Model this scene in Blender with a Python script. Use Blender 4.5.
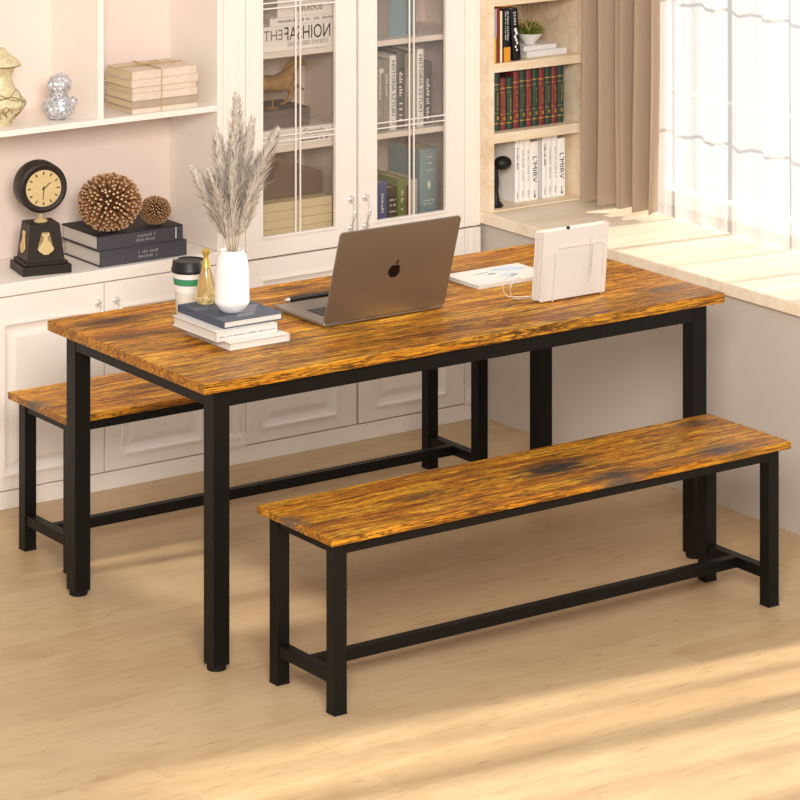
import bpy, bmesh, math, random
from mathutils import Vector, Matrix, noise
random.seed(7)
for o in list(bpy.data.objects): bpy.data.objects.remove(o)
S = bpy.context.scene
COL = S.collection
PI = math.pi

# ------------------------------------------------------------------ camera, world, sun, exposure
cam = bpy.data.objects.new('camera', bpy.data.cameras.new('camera')); COL.objects.link(cam)
cam.location = (-4.334, -7.0462, 2.9072)
cam.rotation_euler = (PI/2, 0, -0.6107)
cam.data.sensor_width = 36.0
cam.data.lens = 36.0*3297.61/800.0
cam.data.shift_y = -880.86/800.0
cam.data.clip_start = 0.1
S.camera = cam

world = bpy.data.worlds.new('daylight'); S.world = world; world.use_nodes = True
bg = world.node_tree.nodes['Background']
bg.inputs['Color'].default_value = (1.0, 0.97, 0.93, 1); bg.inputs['Strength'].default_value = 0.74

sun = bpy.data.objects.new('sun', bpy.data.lights.new('sun', 'SUN')); COL.objects.link(sun)
sun.data.energy = 7.0; sun.data.color = (1.0, 0.90, 0.76); sun.data.angle = math.radians(2.4)
el = math.radians(25)
sd = Vector((-math.cos(el), 0.105*math.cos(el), -math.sin(el)))
sun.rotation_euler = sd.to_track_quat('-Z', 'Y').to_euler()
sun.location = (6, 0, 4)

key = bpy.data.objects.new('ceiling_light', bpy.data.lights.new('ceiling_light', 'AREA')); COL.objects.link(key)  # added area lamp, brightens the cabinet fronts from the camera side
key.data.shape = 'RECTANGLE'; key.data.size = 1.8; key.data.size_y = 1.4
key.data.energy = 335; key.data.color = (1.0, 0.955, 0.90)
key.location = (-2.4, -4.6, 3.1)
key.rotation_euler = (Vector((1.0, 1.5, 0.8))-Vector(key.location)).to_track_quat('-Z', 'Y').to_euler()

S.view_settings.view_transform = 'Standard'; S.view_settings.look = 'None'
S.view_settings.gamma = 1.0; S.view_settings.use_curve_mapping = False
S.view_settings.exposure = 0.07

# ------------------------------------------------------------------ materials
def lin(h):
    h = h.lstrip('#'); v = [int(h[i:i+2], 16)/255 for i in (0, 2, 4)]
    return tuple((c/12.92 if c <= .04045 else ((c+.055)/1.055)**2.4) for c in v) + (1,)
def nd(m, t, **kw):
    n = m.node_tree.nodes.new(t)
    for k, v in kw.items():
        if k.startswith('i_'):
            n.inputs[k[2:].replace('_', ' ')].default_value = v
        else: setattr(n, k, v)
    return n
def mat(name, hexc, rough=.5, metal=0, spec=.5, var=.0, bump=0, scale=(20, 20, 20), nscale=5, hex2=None, coat=0):
    m = bpy.data.materials.new(name); m.use_nodes = True
    nt = m.node_tree; b = nt.nodes['Principled BSDF']; L = nt.links.new
    b.inputs['Base Color'].default_value = lin(hexc); b.inputs['Roughness'].default_value = rough
    b.inputs['Metallic'].default_value = metal; b.inputs['Specular IOR Level'].default_value = spec
    b.inputs['Coat Weight'].default_value = coat
    tc = nd(m, 'ShaderNodeTexCoord'); mp = nd(m, 'ShaderNodeMapping', i_Scale=scale)
    L(tc.outputs['Object'], mp.inputs['Vector'])
    ns = nd(m, 'ShaderNodeTexNoise', i_Scale=nscale, i_Detail=5.0)
    L(mp.outputs[0], ns.inputs['Vector'])
    mx = nd(m, 'ShaderNodeMix', data_type='RGBA')
    mx.inputs[6].default_value = lin(hexc)
    c = lin(hex2) if hex2 else tuple(x*.8 for x in lin(hexc)[:3])+(1,)
    mx.inputs[7].default_value = c
    rp = nd(m, 'ShaderNodeMapRange'); rp.inputs[1].default_value = .35; rp.inputs[2].default_value = .7
    rp.inputs[4].default_value = var if not hex2 else (var or 1)
    L(ns.outputs['Fac'], rp.inputs[0]); L(rp.outputs[0], mx.inputs[0]); L(mx.outputs[2], b.inputs['Base Color'])
    if bump:
        bp = nd(m, 'ShaderNodeBump', i_Strength=bump, i_Distance=.002)
        L(ns.outputs['Fac'], bp.inputs['Height']); L(bp.outputs[0], b.inputs['Normal'])
    return m
def woodmat(name, cols, stretch, rough=.4, patch=None, blots=(), crack=.5, gloss=.3, big=(2.2, 5, 5), off=0):
    """wood with grain along X (object space)"""
    m = bpy.data.materials.new(name); m.use_nodes = True
    nt = m.node_tree; b = nt.nodes['Principled BSDF']; L = nt.links.new
    b.inputs['Roughness'].default_value = rough; b.inputs['Specular IOR Level'].default_value = gloss
    tc = nd(m, 'ShaderNodeTexCoord')
    def nz(sc, scale, det=6, dist=0.0, rough_=.6):
        mp = nd(m, 'ShaderNodeMapping', i_Scale=sc); mp.inputs['Location'].default_value = (off, off*.7, off*.3)
        L(tc.outputs['Object'], mp.inputs['Vector'])
        n = nd(m, 'ShaderNodeTexNoise', i_Scale=scale, i_Detail=det, i_Distortion=dist, i_Roughness=rough_)
        L(mp.outputs[0], n.inputs['Vector']); return n
    base = nz((stretch*1.0, stretch*12, stretch*12), 1.6, 9, .7, .70)
    rp = nd(m, 'ShaderNodeValToRGB')
    el_ = rp.color_ramp.elements
    el_[0].position = .26; el_[0].color = lin(cols[0]); el_[1].position = .60; el_[1].color = lin(cols[-1])
    for i, c in enumerate(cols[1:-1]):
        e = el_.new((.26+.34*(i+1)/(len(cols)-1))); e.color = lin(c)
    L(base.outputs['Fac'], rp.inputs[0])
    cur = rp.outputs[0]
    def mul(cur, fac_out, col, lo, hi, amt):
        r = nd(m, 'ShaderNodeMapRange'); r.inputs[1].default_value = lo; r.inputs[2].default_value = hi; r.inputs[4].default_value = amt
        L(fac_out, r.inputs[0])
        x = nd(m, 'ShaderNodeMix', data_type='RGBA'); x.inputs[7].default_value = lin(col)
        L(r.outputs[0], x.inputs[0]); L(cur, x.inputs[6]); return x.outputs[2]
    fine = nz((stretch*3, stretch*60, stretch*60), 1.8, 5, .4, .7)
    speck = nz((stretch*14, stretch*70, stretch*70), 2.0, 4, .6, .7)
    if patch:
        bigp = nz(big, 1.7, 5, 1.0)
        cur = mul(cur, bigp.outputs['Fac'], patch[0], .54, .72, patch[1])
    cur = mul(cur, fine.outputs['Fac'], cols[0], .50, .62, crack)
    cur = mul(cur, speck.outputs['Fac'], cols[-1], .58, .70, crack*.5)
    if crack > .3:
        for sc, s_, wd, am in (((stretch*.8, stretch*15, stretch*15), 1.5, .022, .9), ((stretch*1.6, stretch*34, stretch*34), 1.5, .034, .85), ((stretch*4, stretch*62, stretch*62), 1.6, .050, .75)):
            n_ = nz(sc, s_, 4, .8, .6)
            su = nd(m, 'ShaderNodeMath', operation='SUBTRACT'); su.inputs[1].default_value = .5; L(n_.outputs['Fac'], su.inputs[0])
            ab = nd(m, 'ShaderNodeMath', operation='ABSOLUTE'); L(su.outputs[0], ab.inputs[0])
            cur = mul(cur, ab.outputs[0], '#46260c', wd, wd*.2, am)
    for (x, y, z, rx, ry, col, amt) in blots:
        w = nz((14, 40, 40), 1.5, 4)
        mp = nd(m, 'ShaderNodeMapping'); mp.vector_type = 'POINT'
        mp.inputs['Location'].default_value = (-x/rx, -y/ry, -z/.05); mp.inputs['Scale'].default_value = (1/rx, 1/ry, 1/.05)
        L(tc.outputs['Object'], mp.inputs['Vector'])
        ln = nd(m, 'ShaderNodeVectorMath', operation='LENGTH'); L(mp.outputs[0], ln.inputs[0])
        ad = nd(m, 'ShaderNodeMath', operation='MULTIPLY_ADD'); ad.inputs[1].default_value = 1.6
        L(w.outputs['Fac'], ad.inputs[0]); L(ln.outputs['Value'], ad.inputs[2])
        cur = mul(cur, ad.outputs[0], col, 1.95, 1.05, amt)
    L(cur, b.inputs['Base Color'])
    bp = nd(m, 'ShaderNodeBump', i_Strength=.25, i_Distance=.001); L(fine.outputs['Fac'], bp.inputs['Height']); L(bp.outputs[0], b.inputs['Normal'])
    return m

RUST = ['#5a3412', '#8c4f15', '#b06a1c', '#cf8a2a', '#e0a03a']
M = {}
M['table_wood'] = woodmat('rustic_table_wood', ['#5e300a', '#94500c', '#c07212', '#de921c', '#efb030'], 1.5, .42, ('#4e3522', .75),
    blots=[(.13, .70, .74, .12, .05, '#3c2a20', .8), (.12, .53, .74, .10, .03, '#3c2a20', .8), (1.60, .13, .74, .13, .04, '#4a3428', .8), (.75, .74, .74, .10, .03, '#4a3428', .7)])
M['bench_wood'] = woodmat('rustic_bench_wood', ['#5c2f08', '#944e09', '#c4720e', '#e2951a', '#f2b22c'], 1.9, .45, ('#4e3319', .65), off=3.1,
    blots=[(.81, .165, .44, .15, .075, '#2a2522', 1), (.90, .03, .44, .11, .05, '#3c3630', .95), (1.27, .05, .44, .11, .045, '#3c332c', .9), (1.38, .285, .44, .07, .035, '#3c332c', .85), (.38, .17, .44, .10, .03, '#4a2f18', .8), (0, .17, .43, .05, .06, '#4c4238', .9)])
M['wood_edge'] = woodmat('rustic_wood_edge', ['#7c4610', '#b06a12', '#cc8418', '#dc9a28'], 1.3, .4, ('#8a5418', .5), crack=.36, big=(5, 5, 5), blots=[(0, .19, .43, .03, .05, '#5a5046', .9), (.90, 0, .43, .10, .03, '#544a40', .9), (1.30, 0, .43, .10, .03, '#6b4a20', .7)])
M['black'] = mat('black_powder_coated_steel', '#0d0b09', .45, 0, .22, .4)
M['rubber'] = mat('black_foot', '#0e0c0b', .6, 0, .3, .3)
M['cab'] = mat('cream_cabinet_paint', '#f8eee4', .45, 0, .4, .10, nscale=.6)
M['cab_in'] = mat('cream_cabinet_inside', '#efddd2', .55, 0, .3, .12, nscale=.5)
M['seam'] = mat('dark_cabinet_gap', '#6b5546', .8, 0, .1, .2)
M['wall'] = mat('warm_white_wall', '#c9beb3', .8, 0, .2, .06, nscale=.2)
M['pale_wood'] = woodmat('pale_shelf_wood', ['#e2c29c', '#ebd0ae', '#f2dcbe', '#f7e6cc'], 1.2, .5, ('#d4b088', .4), crack=.2)
M['counter_wood'] = woodmat('pale_counter_wood', ['#e2c8a6', '#ebd6b8', '#f2e1c8', '#f6e8d2'], 1.0, .45, None, crack=.2)
M['steel'] = mat('satin_nickel', '#e6e2da', .35, .6, .5, .3)
M['gold'] = mat('brass_gold', '#d0ac58', .4, .6, .5, .4)
M['white'] = mat('white_ceramic', '#ece7e2', .35, 0, .5, .05)
M['paper'] = mat('white_paper', '#d6cfc8', .75, 0, .2, .10)
M['bright_paper'] = mat('bright_white_paper', '#fbf8f4', .7, 0, .2, .05)
M['pages'] = mat('page_edges', '#ddd5ca', .85, 0, .1, .5, scale=(3, 3, 260), nscale=3)
M['pages_cream'] = mat('cream_page_edges', '#e4d2ac', .85, 0, .1, .5, scale=(3, 3, 220), nscale=3)
M['navy'] = mat('slate_navy_cover', '#4b5160', .55, 0, .4, .5, hex2='#39404d', scale=(6, 14, 6))
M['slate'] = mat('dark_slate_cloth', '#4d4a50', .6, 0, .35, .5, hex2='#3c3a41')
M['slate_top'] = mat('near_black_cloth', '#2a272b', .6, 0, .35, .3)
M['ink'] = mat('black_ink', '#26221f', .7, 0, .2, .2)
M['grey_ink'] = mat('grey_ink', '#85807c', .7, 0, .2, .2)
M['silver_ink'] = mat('silver_foil_ink', '#9a969a', .5, .2, .4, .2)
M['white_ink'] = mat('white_ink', '#efece6', .7, 0, .2, .1)
M['lap'] = mat('space_grey_aluminium', '#99928a', .36, .85, .5, .1, nscale=1)
M['lap_key'] = mat('black_keys', '#1a1818', .5, 0, .4, .2)
M['screen'] = mat('dark_screen_glass', '#0b0b0d', .1, 0, .5, .1)
M['logo'] = mat('dark_mirror_logo', '#1e1613', .2, .5, .5, .1)
M['grass'] = mat('dried_pampas', '#dcd2c6', .9, 0, .1, .9, hex2='#aea294', nscale=8)
M['straw'] = mat('dried_stem', '#a8977f', .8, 0, .1, .5)
M['green'] = mat('green_band', '#3f8a5e', .6, 0, .3, .2)
M['cork'] = mat('pale_cup_base', '#dcd6ca', .7, 0, .2, .3)
M['lid'] = mat('black_cup_lid', '#121010', .45, 0, .4, .3)
M['spike'] = mat('bronze_brown_spikes', '#a87a52', .5, .1, .4, .7, hex2='#84583a')
M['spiketip'] = mat('pale_spike_tips', '#d9b48a', .4, .2, .5, .3)
M['spikecore'] = mat('dark_brown_core', '#4a2e1c', .8, 0, .2, .3)
M['clock'] = mat('dark_bronze_black', '#2a211b', .5, .1, .4, .5)
M['ivory'] = mat('aged_ivory', '#d9c08c', .55, 0, .3, .5, hex2='#c2a673')
M['jar'] = mat('crackled_celadon', '#e0d6b0', .3, 0, .5, .7, hex2='#c2ad76', scale=(14, 14, 14))
M['jarline'] = mat('brown_relief', '#7d6430', .5, 0, .4, .4)
M['silver'] = mat('crumpled_silver_foil', '#e6e7ea', .35, .5, .5, .9, bump=1.0, hex2='#85878c', scale=(30, 30, 30), nscale=4)
M['kraft'] = mat('buff_paper_cover', '#e8d4c0', .8, 0, .15, .5, nscale=2)
M['kraft_grey'] = mat('greyed_buff_cover', '#bba893', .8, 0, .15, .5, nscale=2)
M['string'] = mat('jute_string', '#c3a473', .9, 0, .1, .5)
M['horse'] = mat('antique_brass', '#c09a62', .4, .35, .5, .6, hex2='#7c5c34', nscale=2)
M['greybox'] = mat('grey_box_cloth', '#7b706a', .7, 0, .2, .3)
M['taupe'] = mat('taupe_cabinet_shade', '#8f7a6c', .7, 0, .2, .3)
M['creambox'] = mat('cream_box_card', '#f4e6be', .7, 0, .2, .2)
M['blue'] = mat('dusty_blue_cloth', '#8aa5ae', .5, 0, .3, .3)
M['purple'] = mat('violet_blue_cover', '#6a6aa0', .5, 0, .3, 1, hex2='#4e6a90', scale=(3, 3, 6), nscale=1)
M['olive'] = mat('dark_olive_cover', '#4c4634', .5, 0, .3, .4)
M['lime'] = mat('moss_green_cover', '#7e8c3c', .5, 0, .3, 1, hex2='#5d7c3a', scale=(3, 3, 6), nscale=1)
M['red'] = mat('deep_red_cover', '#86302c', .5, 0, .3, .3)
M['warmgrey'] = mat('warm_grey_cover', '#a49c92', .55, 0, .3, .3)
M['darkgrey'] = mat('dark_grey_cover', '#6c655f', .55, 0, .3, .3)
M['palegreen'] = mat('pale_sage_cover', '#b9bcae', .55, 0, .3, .3)
M['leather_g'] = mat('dark_green_leather', '#28463a', .4, 0, .5, .5)
M['leather_r'] = mat('burgundy_leather', '#7e3232', .4, 0, .5, .5)
M['yellow'] = mat('yellow_cover', '#dcc04a', .5, 0, .3, .2)
M['orange'] = mat('orange_cover', '#e59a34', .5, 0, .3, .2)
M['blackcover'] = mat('black_cover', '#16141a', .45, 0, .4, .3)
M['lilac'] = mat('lilac_grey_cover', '#b5a8b4', .5, 0, .3, .2)
M['plant'] = mat('mossy_green_leaves', '#7d8236', .7, 0, .2, 1, hex2='#545c22', nscale=6)
M['twig'] = mat('dry_brown_twigs', '#bd9a6a', .8, 0, .2, .5)
M['drape'] = mat('taupe_linen', '#a9937e', .9, 0, .1, .5, bump=.3, scale=(60, 60, 260), nscale=4)
M['frame'] = mat('white_window_frame', '#f4f0ea', .5, 0, .4, .05)

def glassmat(name, tint, refl=.12, rough=.02):
    m = bpy.data.materials.new(name); m.use_nodes = True; nt = m.node_tree; nt.nodes.clear(); L = nt.links.new
    out = nd(m, 'ShaderNodeOutputMaterial'); t = nd(m, 'ShaderNodeBsdfTransparent'); g = nd(m, 'ShaderNodeBsdfGlossy', i_Roughness=rough)
    t.inputs['Color'].default_value = tint
    lw = nd(m, 'ShaderNodeLayerWeight', i_Blend=.25); mx = nd(m, 'ShaderNodeMixShader')
    r = nd(m, 'ShaderNodeMapRange'); r.inputs[3].default_value = refl*.4; r.inputs[4].default_value = refl*3
    L(lw.outputs['Fresnel'], r.inputs[0]); L(r.outputs[0], mx.inputs[0]); L(t.outputs[0], mx.inputs[1]); L(g.outputs[0], mx.inputs[2]); L(mx.outputs[0], out.inputs[0])
    return m
M['glass'] = glassmat('cabinet_glass', (.93, .91, .89, 1), .10)
M['tinted'] = glassmat('tinted_door_glass', (1, 1, 1, 1), .05)
M['winglass'] = glassmat('window_glass', (.97, .98, 1, 1), .08)
def solidglass(name, hexc):
    m = bpy.data.materials.new(name); m.use_nodes = True; b = m.node_tree.nodes['Principled BSDF']
    b.inputs['Base Color'].default_value = lin(hexc); b.inputs['Transmission Weight'].default_value = .8; b.inputs['Roughness'].default_value = .08; b.inputs['IOR'].default_value = 1.45
    return m
M['amber'] = solidglass('amber_bottle_glass', '#ead7a0')
def sheermat():
    m = bpy.data.materials.new('white_sheer_voile'); m.use_nodes = True; nt = m.node_tree; nt.nodes.clear(); L = nt.links.new
    out = nd(m, 'ShaderNodeOutputMaterial'); t = nd(m, 'ShaderNodeBsdfTransparent'); tr = nd(m, 'ShaderNodeBsdfTranslucent'); df = nd(m, 'ShaderNodeBsdfDiffuse')
    for n in (tr, df): n.inputs['Color'].default_value = (.88, .865, .845, 1)
    a = nd(m, 'ShaderNodeMixShader'); a.inputs[0].default_value = .2; b = nd(m, 'ShaderNodeMixShader')
    L(tr.outputs[0], a.inputs[1]); L(df.outputs[0], a.inputs[2])
    tc = nd(m, 'ShaderNodeTexCoord'); mp = nd(m, 'ShaderNodeMapping', i_Scale=(30, 30, .3)); ns = nd(m, 'ShaderNodeTexNoise', i_Scale=1.0, i_Detail=3.0)
    L(tc.outputs['Object'], mp.inputs[0]); L(mp.outputs[0], ns.inputs['Vector'])
    r = nd(m, 'ShaderNodeMapRange'); r.inputs[1].default_value = .3; r.inputs[2].default_value = .7; r.inputs[3].default_value = .26; r.inputs[4].default_value = .46
    L(ns.outputs['Fac'], r.inputs[0]); L(r.outputs[0], b.inputs[0]); L(t.outputs[0], b.inputs[1]); L(a.outputs[0], b.inputs[2]); L(b.outputs[0], out.inputs[0])
    return m
M['sheer'] = sheermat()
def floormat():
    m = bpy.data.materials.new('pale_maple_planks'); m.use_nodes = True; nt = m.node_tree; b = nt.nodes['Principled BSDF']; L = nt.links.new
    b.inputs['Roughness'].default_value = .42; b.inputs['Specular IOR Level'].default_value = .35
    tc = nd(m, 'ShaderNodeTexCoord')
    br = nd(m, 'ShaderNodeTexBrick', offset=.37, i_Scale=1.0)
    br.inputs['Color1'].default_value = lin('#bd9f78'); br.inputs['Color2'].default_value = lin('#c6aa83'); br.inputs['Mortar'].default_value = lin('#ae8c6a')
    br.inputs['Mortar Size'].default_value = .0009; br.inputs['Brick Width'].default_value = 1.1; br.inputs['Row Height'].default_value = .125
    L(tc.outputs['Object'], br.inputs['Vector'])
    def nz(sc, s, d=6, ds=0):
        mp = nd(m, 'ShaderNodeMapping', i_Scale=sc); L(tc.outputs['Object'], mp.inputs[0])
        n = nd(m, 'ShaderNodeTexNoise', i_Scale=s, i_Detail=d, i_Distortion=ds); L(mp.outputs[0], n.inputs['Vector']); return n
    cur = br.outputs['Color']
    for (n, col, lo, hi, am) in ((nz((1.5, 4.5, 1), 1.6, 6, 1.2), '#b2916c', .45, .72, .6), (nz((7, 55, 1), 1.4, 3, .8), '#93734c', .58, .72, .55), (nz((2.5, 14, 1), 1.4, 5, .8), '#b08e68', .5, .75, .5), (nz((.5, 1.5, 1), 1.3, 3), '#cbb08e', .5, .75, .6)):
        r = nd(m, 'ShaderNodeMapRange'); r.inputs[1].default_value = lo; r.inputs[2].default_value = hi; r.inputs[4].default_value = am
        L(n.outputs['Fac'], r.inputs[0]); x = nd(m, 'ShaderNodeMix', data_type='RGBA'); x.inputs[7].default_value = lin(col)
        L(r.outputs[0], x.inputs[0]); L(cur, x.inputs[6]); cur = x.outputs[2]
    L(cur, b.inputs['Base Color'])
    return m
M['floor'] = floormat()

# ------------------------------------------------------------------ mesh helpers
def obj(name, bm, m, parent=None, loc=None, smooth=False, keep=False):
    me = bpy.data.meshes.new(name); bmesh.ops.recalc_face_normals(bm, faces=bm.faces[:]) if not keep else None
    bm.to_mesh(me); bm.free()
    for x in (m if isinstance(m, (list, tuple)) else [m]): me.materials.append(M[x] if isinstance(x, str) else x)
    if smooth:
        for p in me.polygons: p.use_smooth = True
        me.set_sharp_from_angle(angle=math.radians(38))
    o = bpy.data.objects.new(name, me); COL.objects.link(o)
    if parent: o.parent = parent
    if loc: o.location = loc
    return o
def thing(name, label, cat, loc=(0, 0, 0), rz=0, group=None):
    o = bpy.data.objects.new(name, None); COL.objects.link(o); o.empty_display_size = .05
    o.location = loc; o.rotation_euler = (0, 0, rz)
    return tag(o, label, cat, group)
def tag(o, label, cat, group=None):
    o['label'] = label; o['category'] = cat
    if group: o['group'] = group
    return o
def struct(name, bm, m):
    o = obj(name, bm, m); o['kind'] = 'structure'; return o
def B(): return bmesh.new()
def box(bm, x0, y0, z0, x1, y1, z1, bev=0, mi=0, seg=2):
    n0 = set(bm.faces); 
    r = bmesh.ops.create_cube(bm, size=1)
    bmesh.ops.scale(bm, vec=(x1-x0, y1-y0, z1-z0), verts=r['verts'])
    bmesh.ops.translate(bm, vec=((x0+x1)/2, (y0+y1)/2, (z0+z1)/2), verts=r['verts'])
    if bev:
        es = list({e for v in r['verts'] for e in v.link_edges})
        bmesh.ops.bevel(bm, geom=es, offset=bev, segments=seg, profile=.5, affect='EDGES')
    for f in bm.faces:
        if f not in n0: f.material_index = mi
    return [f for f in bm.faces if f not in n0]
def lathe(bm, prof, seg=40, c=(0, 0, 0), mi=0, ax='z', sx=1, sy=1):
    rings = []
    for r, z in prof:
        ring = []
        if r < 1e-6:
            v = bm.verts.new((c[0], c[1], c[2]+z) if ax == 'z' else (c[0], c[1]-z, c[2])); ring = [v]
        else:
            for i in range(seg):
                a = 2*PI*i/seg
                if ax == 'z': v = bm.verts.new((c[0]+r*sx*math.cos(a), c[1]+r*sy*math.sin(a), c[2]+z))
                else: v = bm.verts.new((c[0]+r*math.cos(a), c[1]-z, c[2]+r*math.sin(a)))
                ring.append(v)
        rings.append(ring)
    for A, C in zip(rings, rings[1:]):
        for i in range(seg):
            j = (i+1) % seg
            if len(A) == 1 and len(C) == 1: continue
            if len(A) == 1: f = bm.faces.new((A[0], C[i], C[j]))
            elif len(C) == 1: f = bm.faces.new((A[i], A[j], C[0]))
            else: f = bm.faces.new((A[i], A[j], C[j], C[i]))
            f.material_index = mi
    for R in (rings[0], rings[-1]):
        if len(R) > 2:
            f = bm.faces.new(R if R is rings[-1] else R[::-1]); f.material_index = mi
def tube(bm, pts, r, seg=8, mi=0, closed=False):
    pts = [Vector(p) for p in pts]; n = len(pts); rings = []
    rr = r if isinstance(r, (list, tuple)) else [r]*n
    up = Vector((0, 0, 1))
    for i, p in enumerate(pts):
        a = pts[(i-1) % n] if (closed or i > 0) else p; b = pts[(i+1) % n] if (closed or i < n-1) else p
        t = (b-a).normalized() if (b-a).length > 1e-9 else up
        s = t.cross(up)
        if s.length < .05: s = t.cross(Vector((0, 1, 0)))
        s.normalize(); u = s.cross(t).normalized()
        rings.append([bm.verts.new(p+(s*math.cos(2*PI*k/seg)+u*math.sin(2*PI*k/seg))*rr[i]) for k in range(seg)])
    pr = list(zip(rings, rings[1:]))
    if closed: pr.append((rings[-1], rings[0]))
    for A, C in pr:
        for k in range(seg):
            f = bm.faces.new((A[k], A[(k+1) % seg], C[(k+1) % seg], C[k])); f.material_index = mi
    if not closed:
        for R in (rings[0][::-1], rings[-1]):
            f = bm.faces.new(R); f.material_index = mi
def prism(bm, pts, o, ex, ey, en, depth, mi=0):
    """polygon pts (2D) in plane o+ex,ey extruded along en by depth"""
    o, ex, ey, en = Vector(o), Vector(ex), Vector(ey), Vector(en)
    a = [bm.verts.new(o+ex*x+ey*y) for x, y in pts]; b = [bm.verts.new(o+ex*x+ey*y+en*depth) for x, y in pts]
    fs = [bm.faces.new(a), bm.faces.new(b[::-1])]
    n = len(pts)
    for i in range(n): fs.append(bm.faces.new((a[i], b[i], b[(i+1) % n], a[(i+1) % n])))
    bmesh.ops.triangulate(bm, faces=fs[:2], ngon_method='EAR_CLIP')
    for f in fs:
        if f.is_valid: f.material_index = mi
XH, YH, ZH = Vector((1, 0, 0)), Vector((0, 1, 0)), Vector((0, 0, 1))
def lettering(parent, s, c, w, h, eu, ev, m, name='lettering', d=.0006):
    """text s filling w (along eu) by h (along ev) centred at c"""
    cu = bpy.data.curves.new('t', 'FONT'); cu.body = s; cu.size = 1; cu.resolution_u = 3
    ob = bpy.data.objects.new('t', cu); COL.objects.link(ob)
    dg = bpy.context.evaluated_depsgraph_get(); dg.update()
    me = bpy.data.meshes.new_from_object(ob.evaluated_get(dg)); bpy.data.objects.remove(ob)
    xs = [v.co.x for v in me.vertices]; ys = [v.co.y for v in me.vertices]
    x0, x1, y0, y1 = min(xs), max(xs), min(ys), max(ys); eu, ev, c = Vector(eu), Vector(ev), Vector(c)
    for v in me.vertices:
        v.co = c+eu*((v.co.x-(x0+x1)/2)/(x1-x0)*w)+ev*((v.co.y-(y0+y1)/2)/(y1-y0)*h)
    me.materials.append(M[m]); me.name = name
    o = bpy.data.objects.new(name, me); COL.objects.link(o); o.parent = parent
    return o
def marks(parent, c, w, h, eu, ev, m, rows=2, n=10, seed=1, name='lettering', d=.0004):
    """small illegible lines of print"""
    rnd = random.Random(seed); bm = B(); c, eu, ev = Vector(c), Vector(eu), Vector(ev)
    en = eu.cross(ev)
    for r in range(rows):
        u = -w/2; rh = h/rows
        while u < w/2:
            cw = w/n*rnd.uniform(.4, .9)
            if rnd.random() < .82:
                hh = rh*rnd.uniform(.35, .7); v = -h/2+r*rh+rh*.15
                prism(bm, [(u, v), (u+cw*.6, v), (u+cw*.6, v+hh), (u, v+hh)], c, eu, ev, en, d)
            u += cw
    return obj(name, bm, m, parent)
def blob(bm, c, r, sub=3, amp=0, freq=3, sc=(1, 1, 1), mi=0):
    rr = bmesh.ops.create_icosphere(bm, subdivisions=sub, radius=1)
    for v in rr['verts']:
        n = v.co.copy(); k = 1+amp*noise.noise(n*freq+Vector(c)*7)
        v.co = Vector(c)+Vector((n.x*sc[0], n.y*sc[1], n.z*sc[2]))*r*k
    for f in {f for v in rr['verts'] for f in v.link_faces}: f.material_index = mi

# ------------------------------------------------------------------ room shell
YB = 1.86
b = B(); box(b, -4, -4, -.05, 3.2, 1.95, 0); struct('floor', b, 'floor')
b = B(); box(b, -4, YB, 0, 2.7, YB+.1, 2.7); struct('wall_back', b, 'wall')
b = B()
box(b, 2.015, -.35, 0, 2.115, YB, .628)                 # low wall under the counter
box(b, 2.115, -.35, 0, 2.45, -.25, .628)
box(b, 2.45, 1.36, .628, 2.66, YB, 2.7)                # beside the window
box(b, 2.45, -.06, 2.25, 2.66, 1.36, 2.7)
box(b, 2.45, -.35, 0, 2.66, 1.36, .66); box(b, 2.45, -.35, .66, 2.66, -.06, 2.7)
box(b, 2.45, -.72, 0, 2.55, -.35, 2.7)
box(b, 2.45, -2.3, 1.45, 2.55, -.72, 2.7)  # unseen lintel, set low on purpose so the floor sun fades out
box(b, 2.45, -4, 0, 2.55, -2.3, 2.7)
struct('wall_right', b, 'wall')
def window(name, y0, y1, z0, z1, ys, zs, w=.028, XW=2.455, gl='winglass'):
    b = B(); X0, X1 = XW, XW+.06
    for (a, c) in ((y0, y0+.05), (y1-.05, y1)): box(b, X0, a, z0, X1, c, z1, .003)
    for (a, c) in ((z0, z0+.05), (z1-.05, z1)): box(b, X0, y0+.05, a, X1, y1-.05, c, .003)
    for y, ww in ys: box(b, X0+.01, y-ww/2, z0+.05, X1-.01, y+ww/2, z1-.05, .003)
    for z in zs: box(b, X0+.024, y0+.05, z-w/2, X0+.034, y1-.05, z+w/2)
    fr = struct(name, b, 'frame')
    b = B(); box(b, XW+.028, y0+.05, z0+.05, XW+.032, y1-.05, z1-.05); obj('glass_pane', b, gl, fr)
    return fr
window('window_1', -.06, 1.36, .66, 2.25, [(1.08, .012), (.80, .026), (.52, .012), (.26, .026)], [1.03, 1.45, 1.87], .006, 2.58)
window('window_2', -2.3, -.72, 0, 1.45, [(-.895, .03), (-1.10, .10), (-1.36, .03), (-1.62, .1), (-1.95, .03)], [], gl='tinted')

# counter board along the window
b = B(); box(b, 1.995, -.36, .630, 2.447, YB-.002, .668, .003); 
o = obj('window_counter', b, 'counter_wood'); tag(o, 'pale wooden counter board running under the bright window, lit by sun stripes', 'counter')

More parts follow.
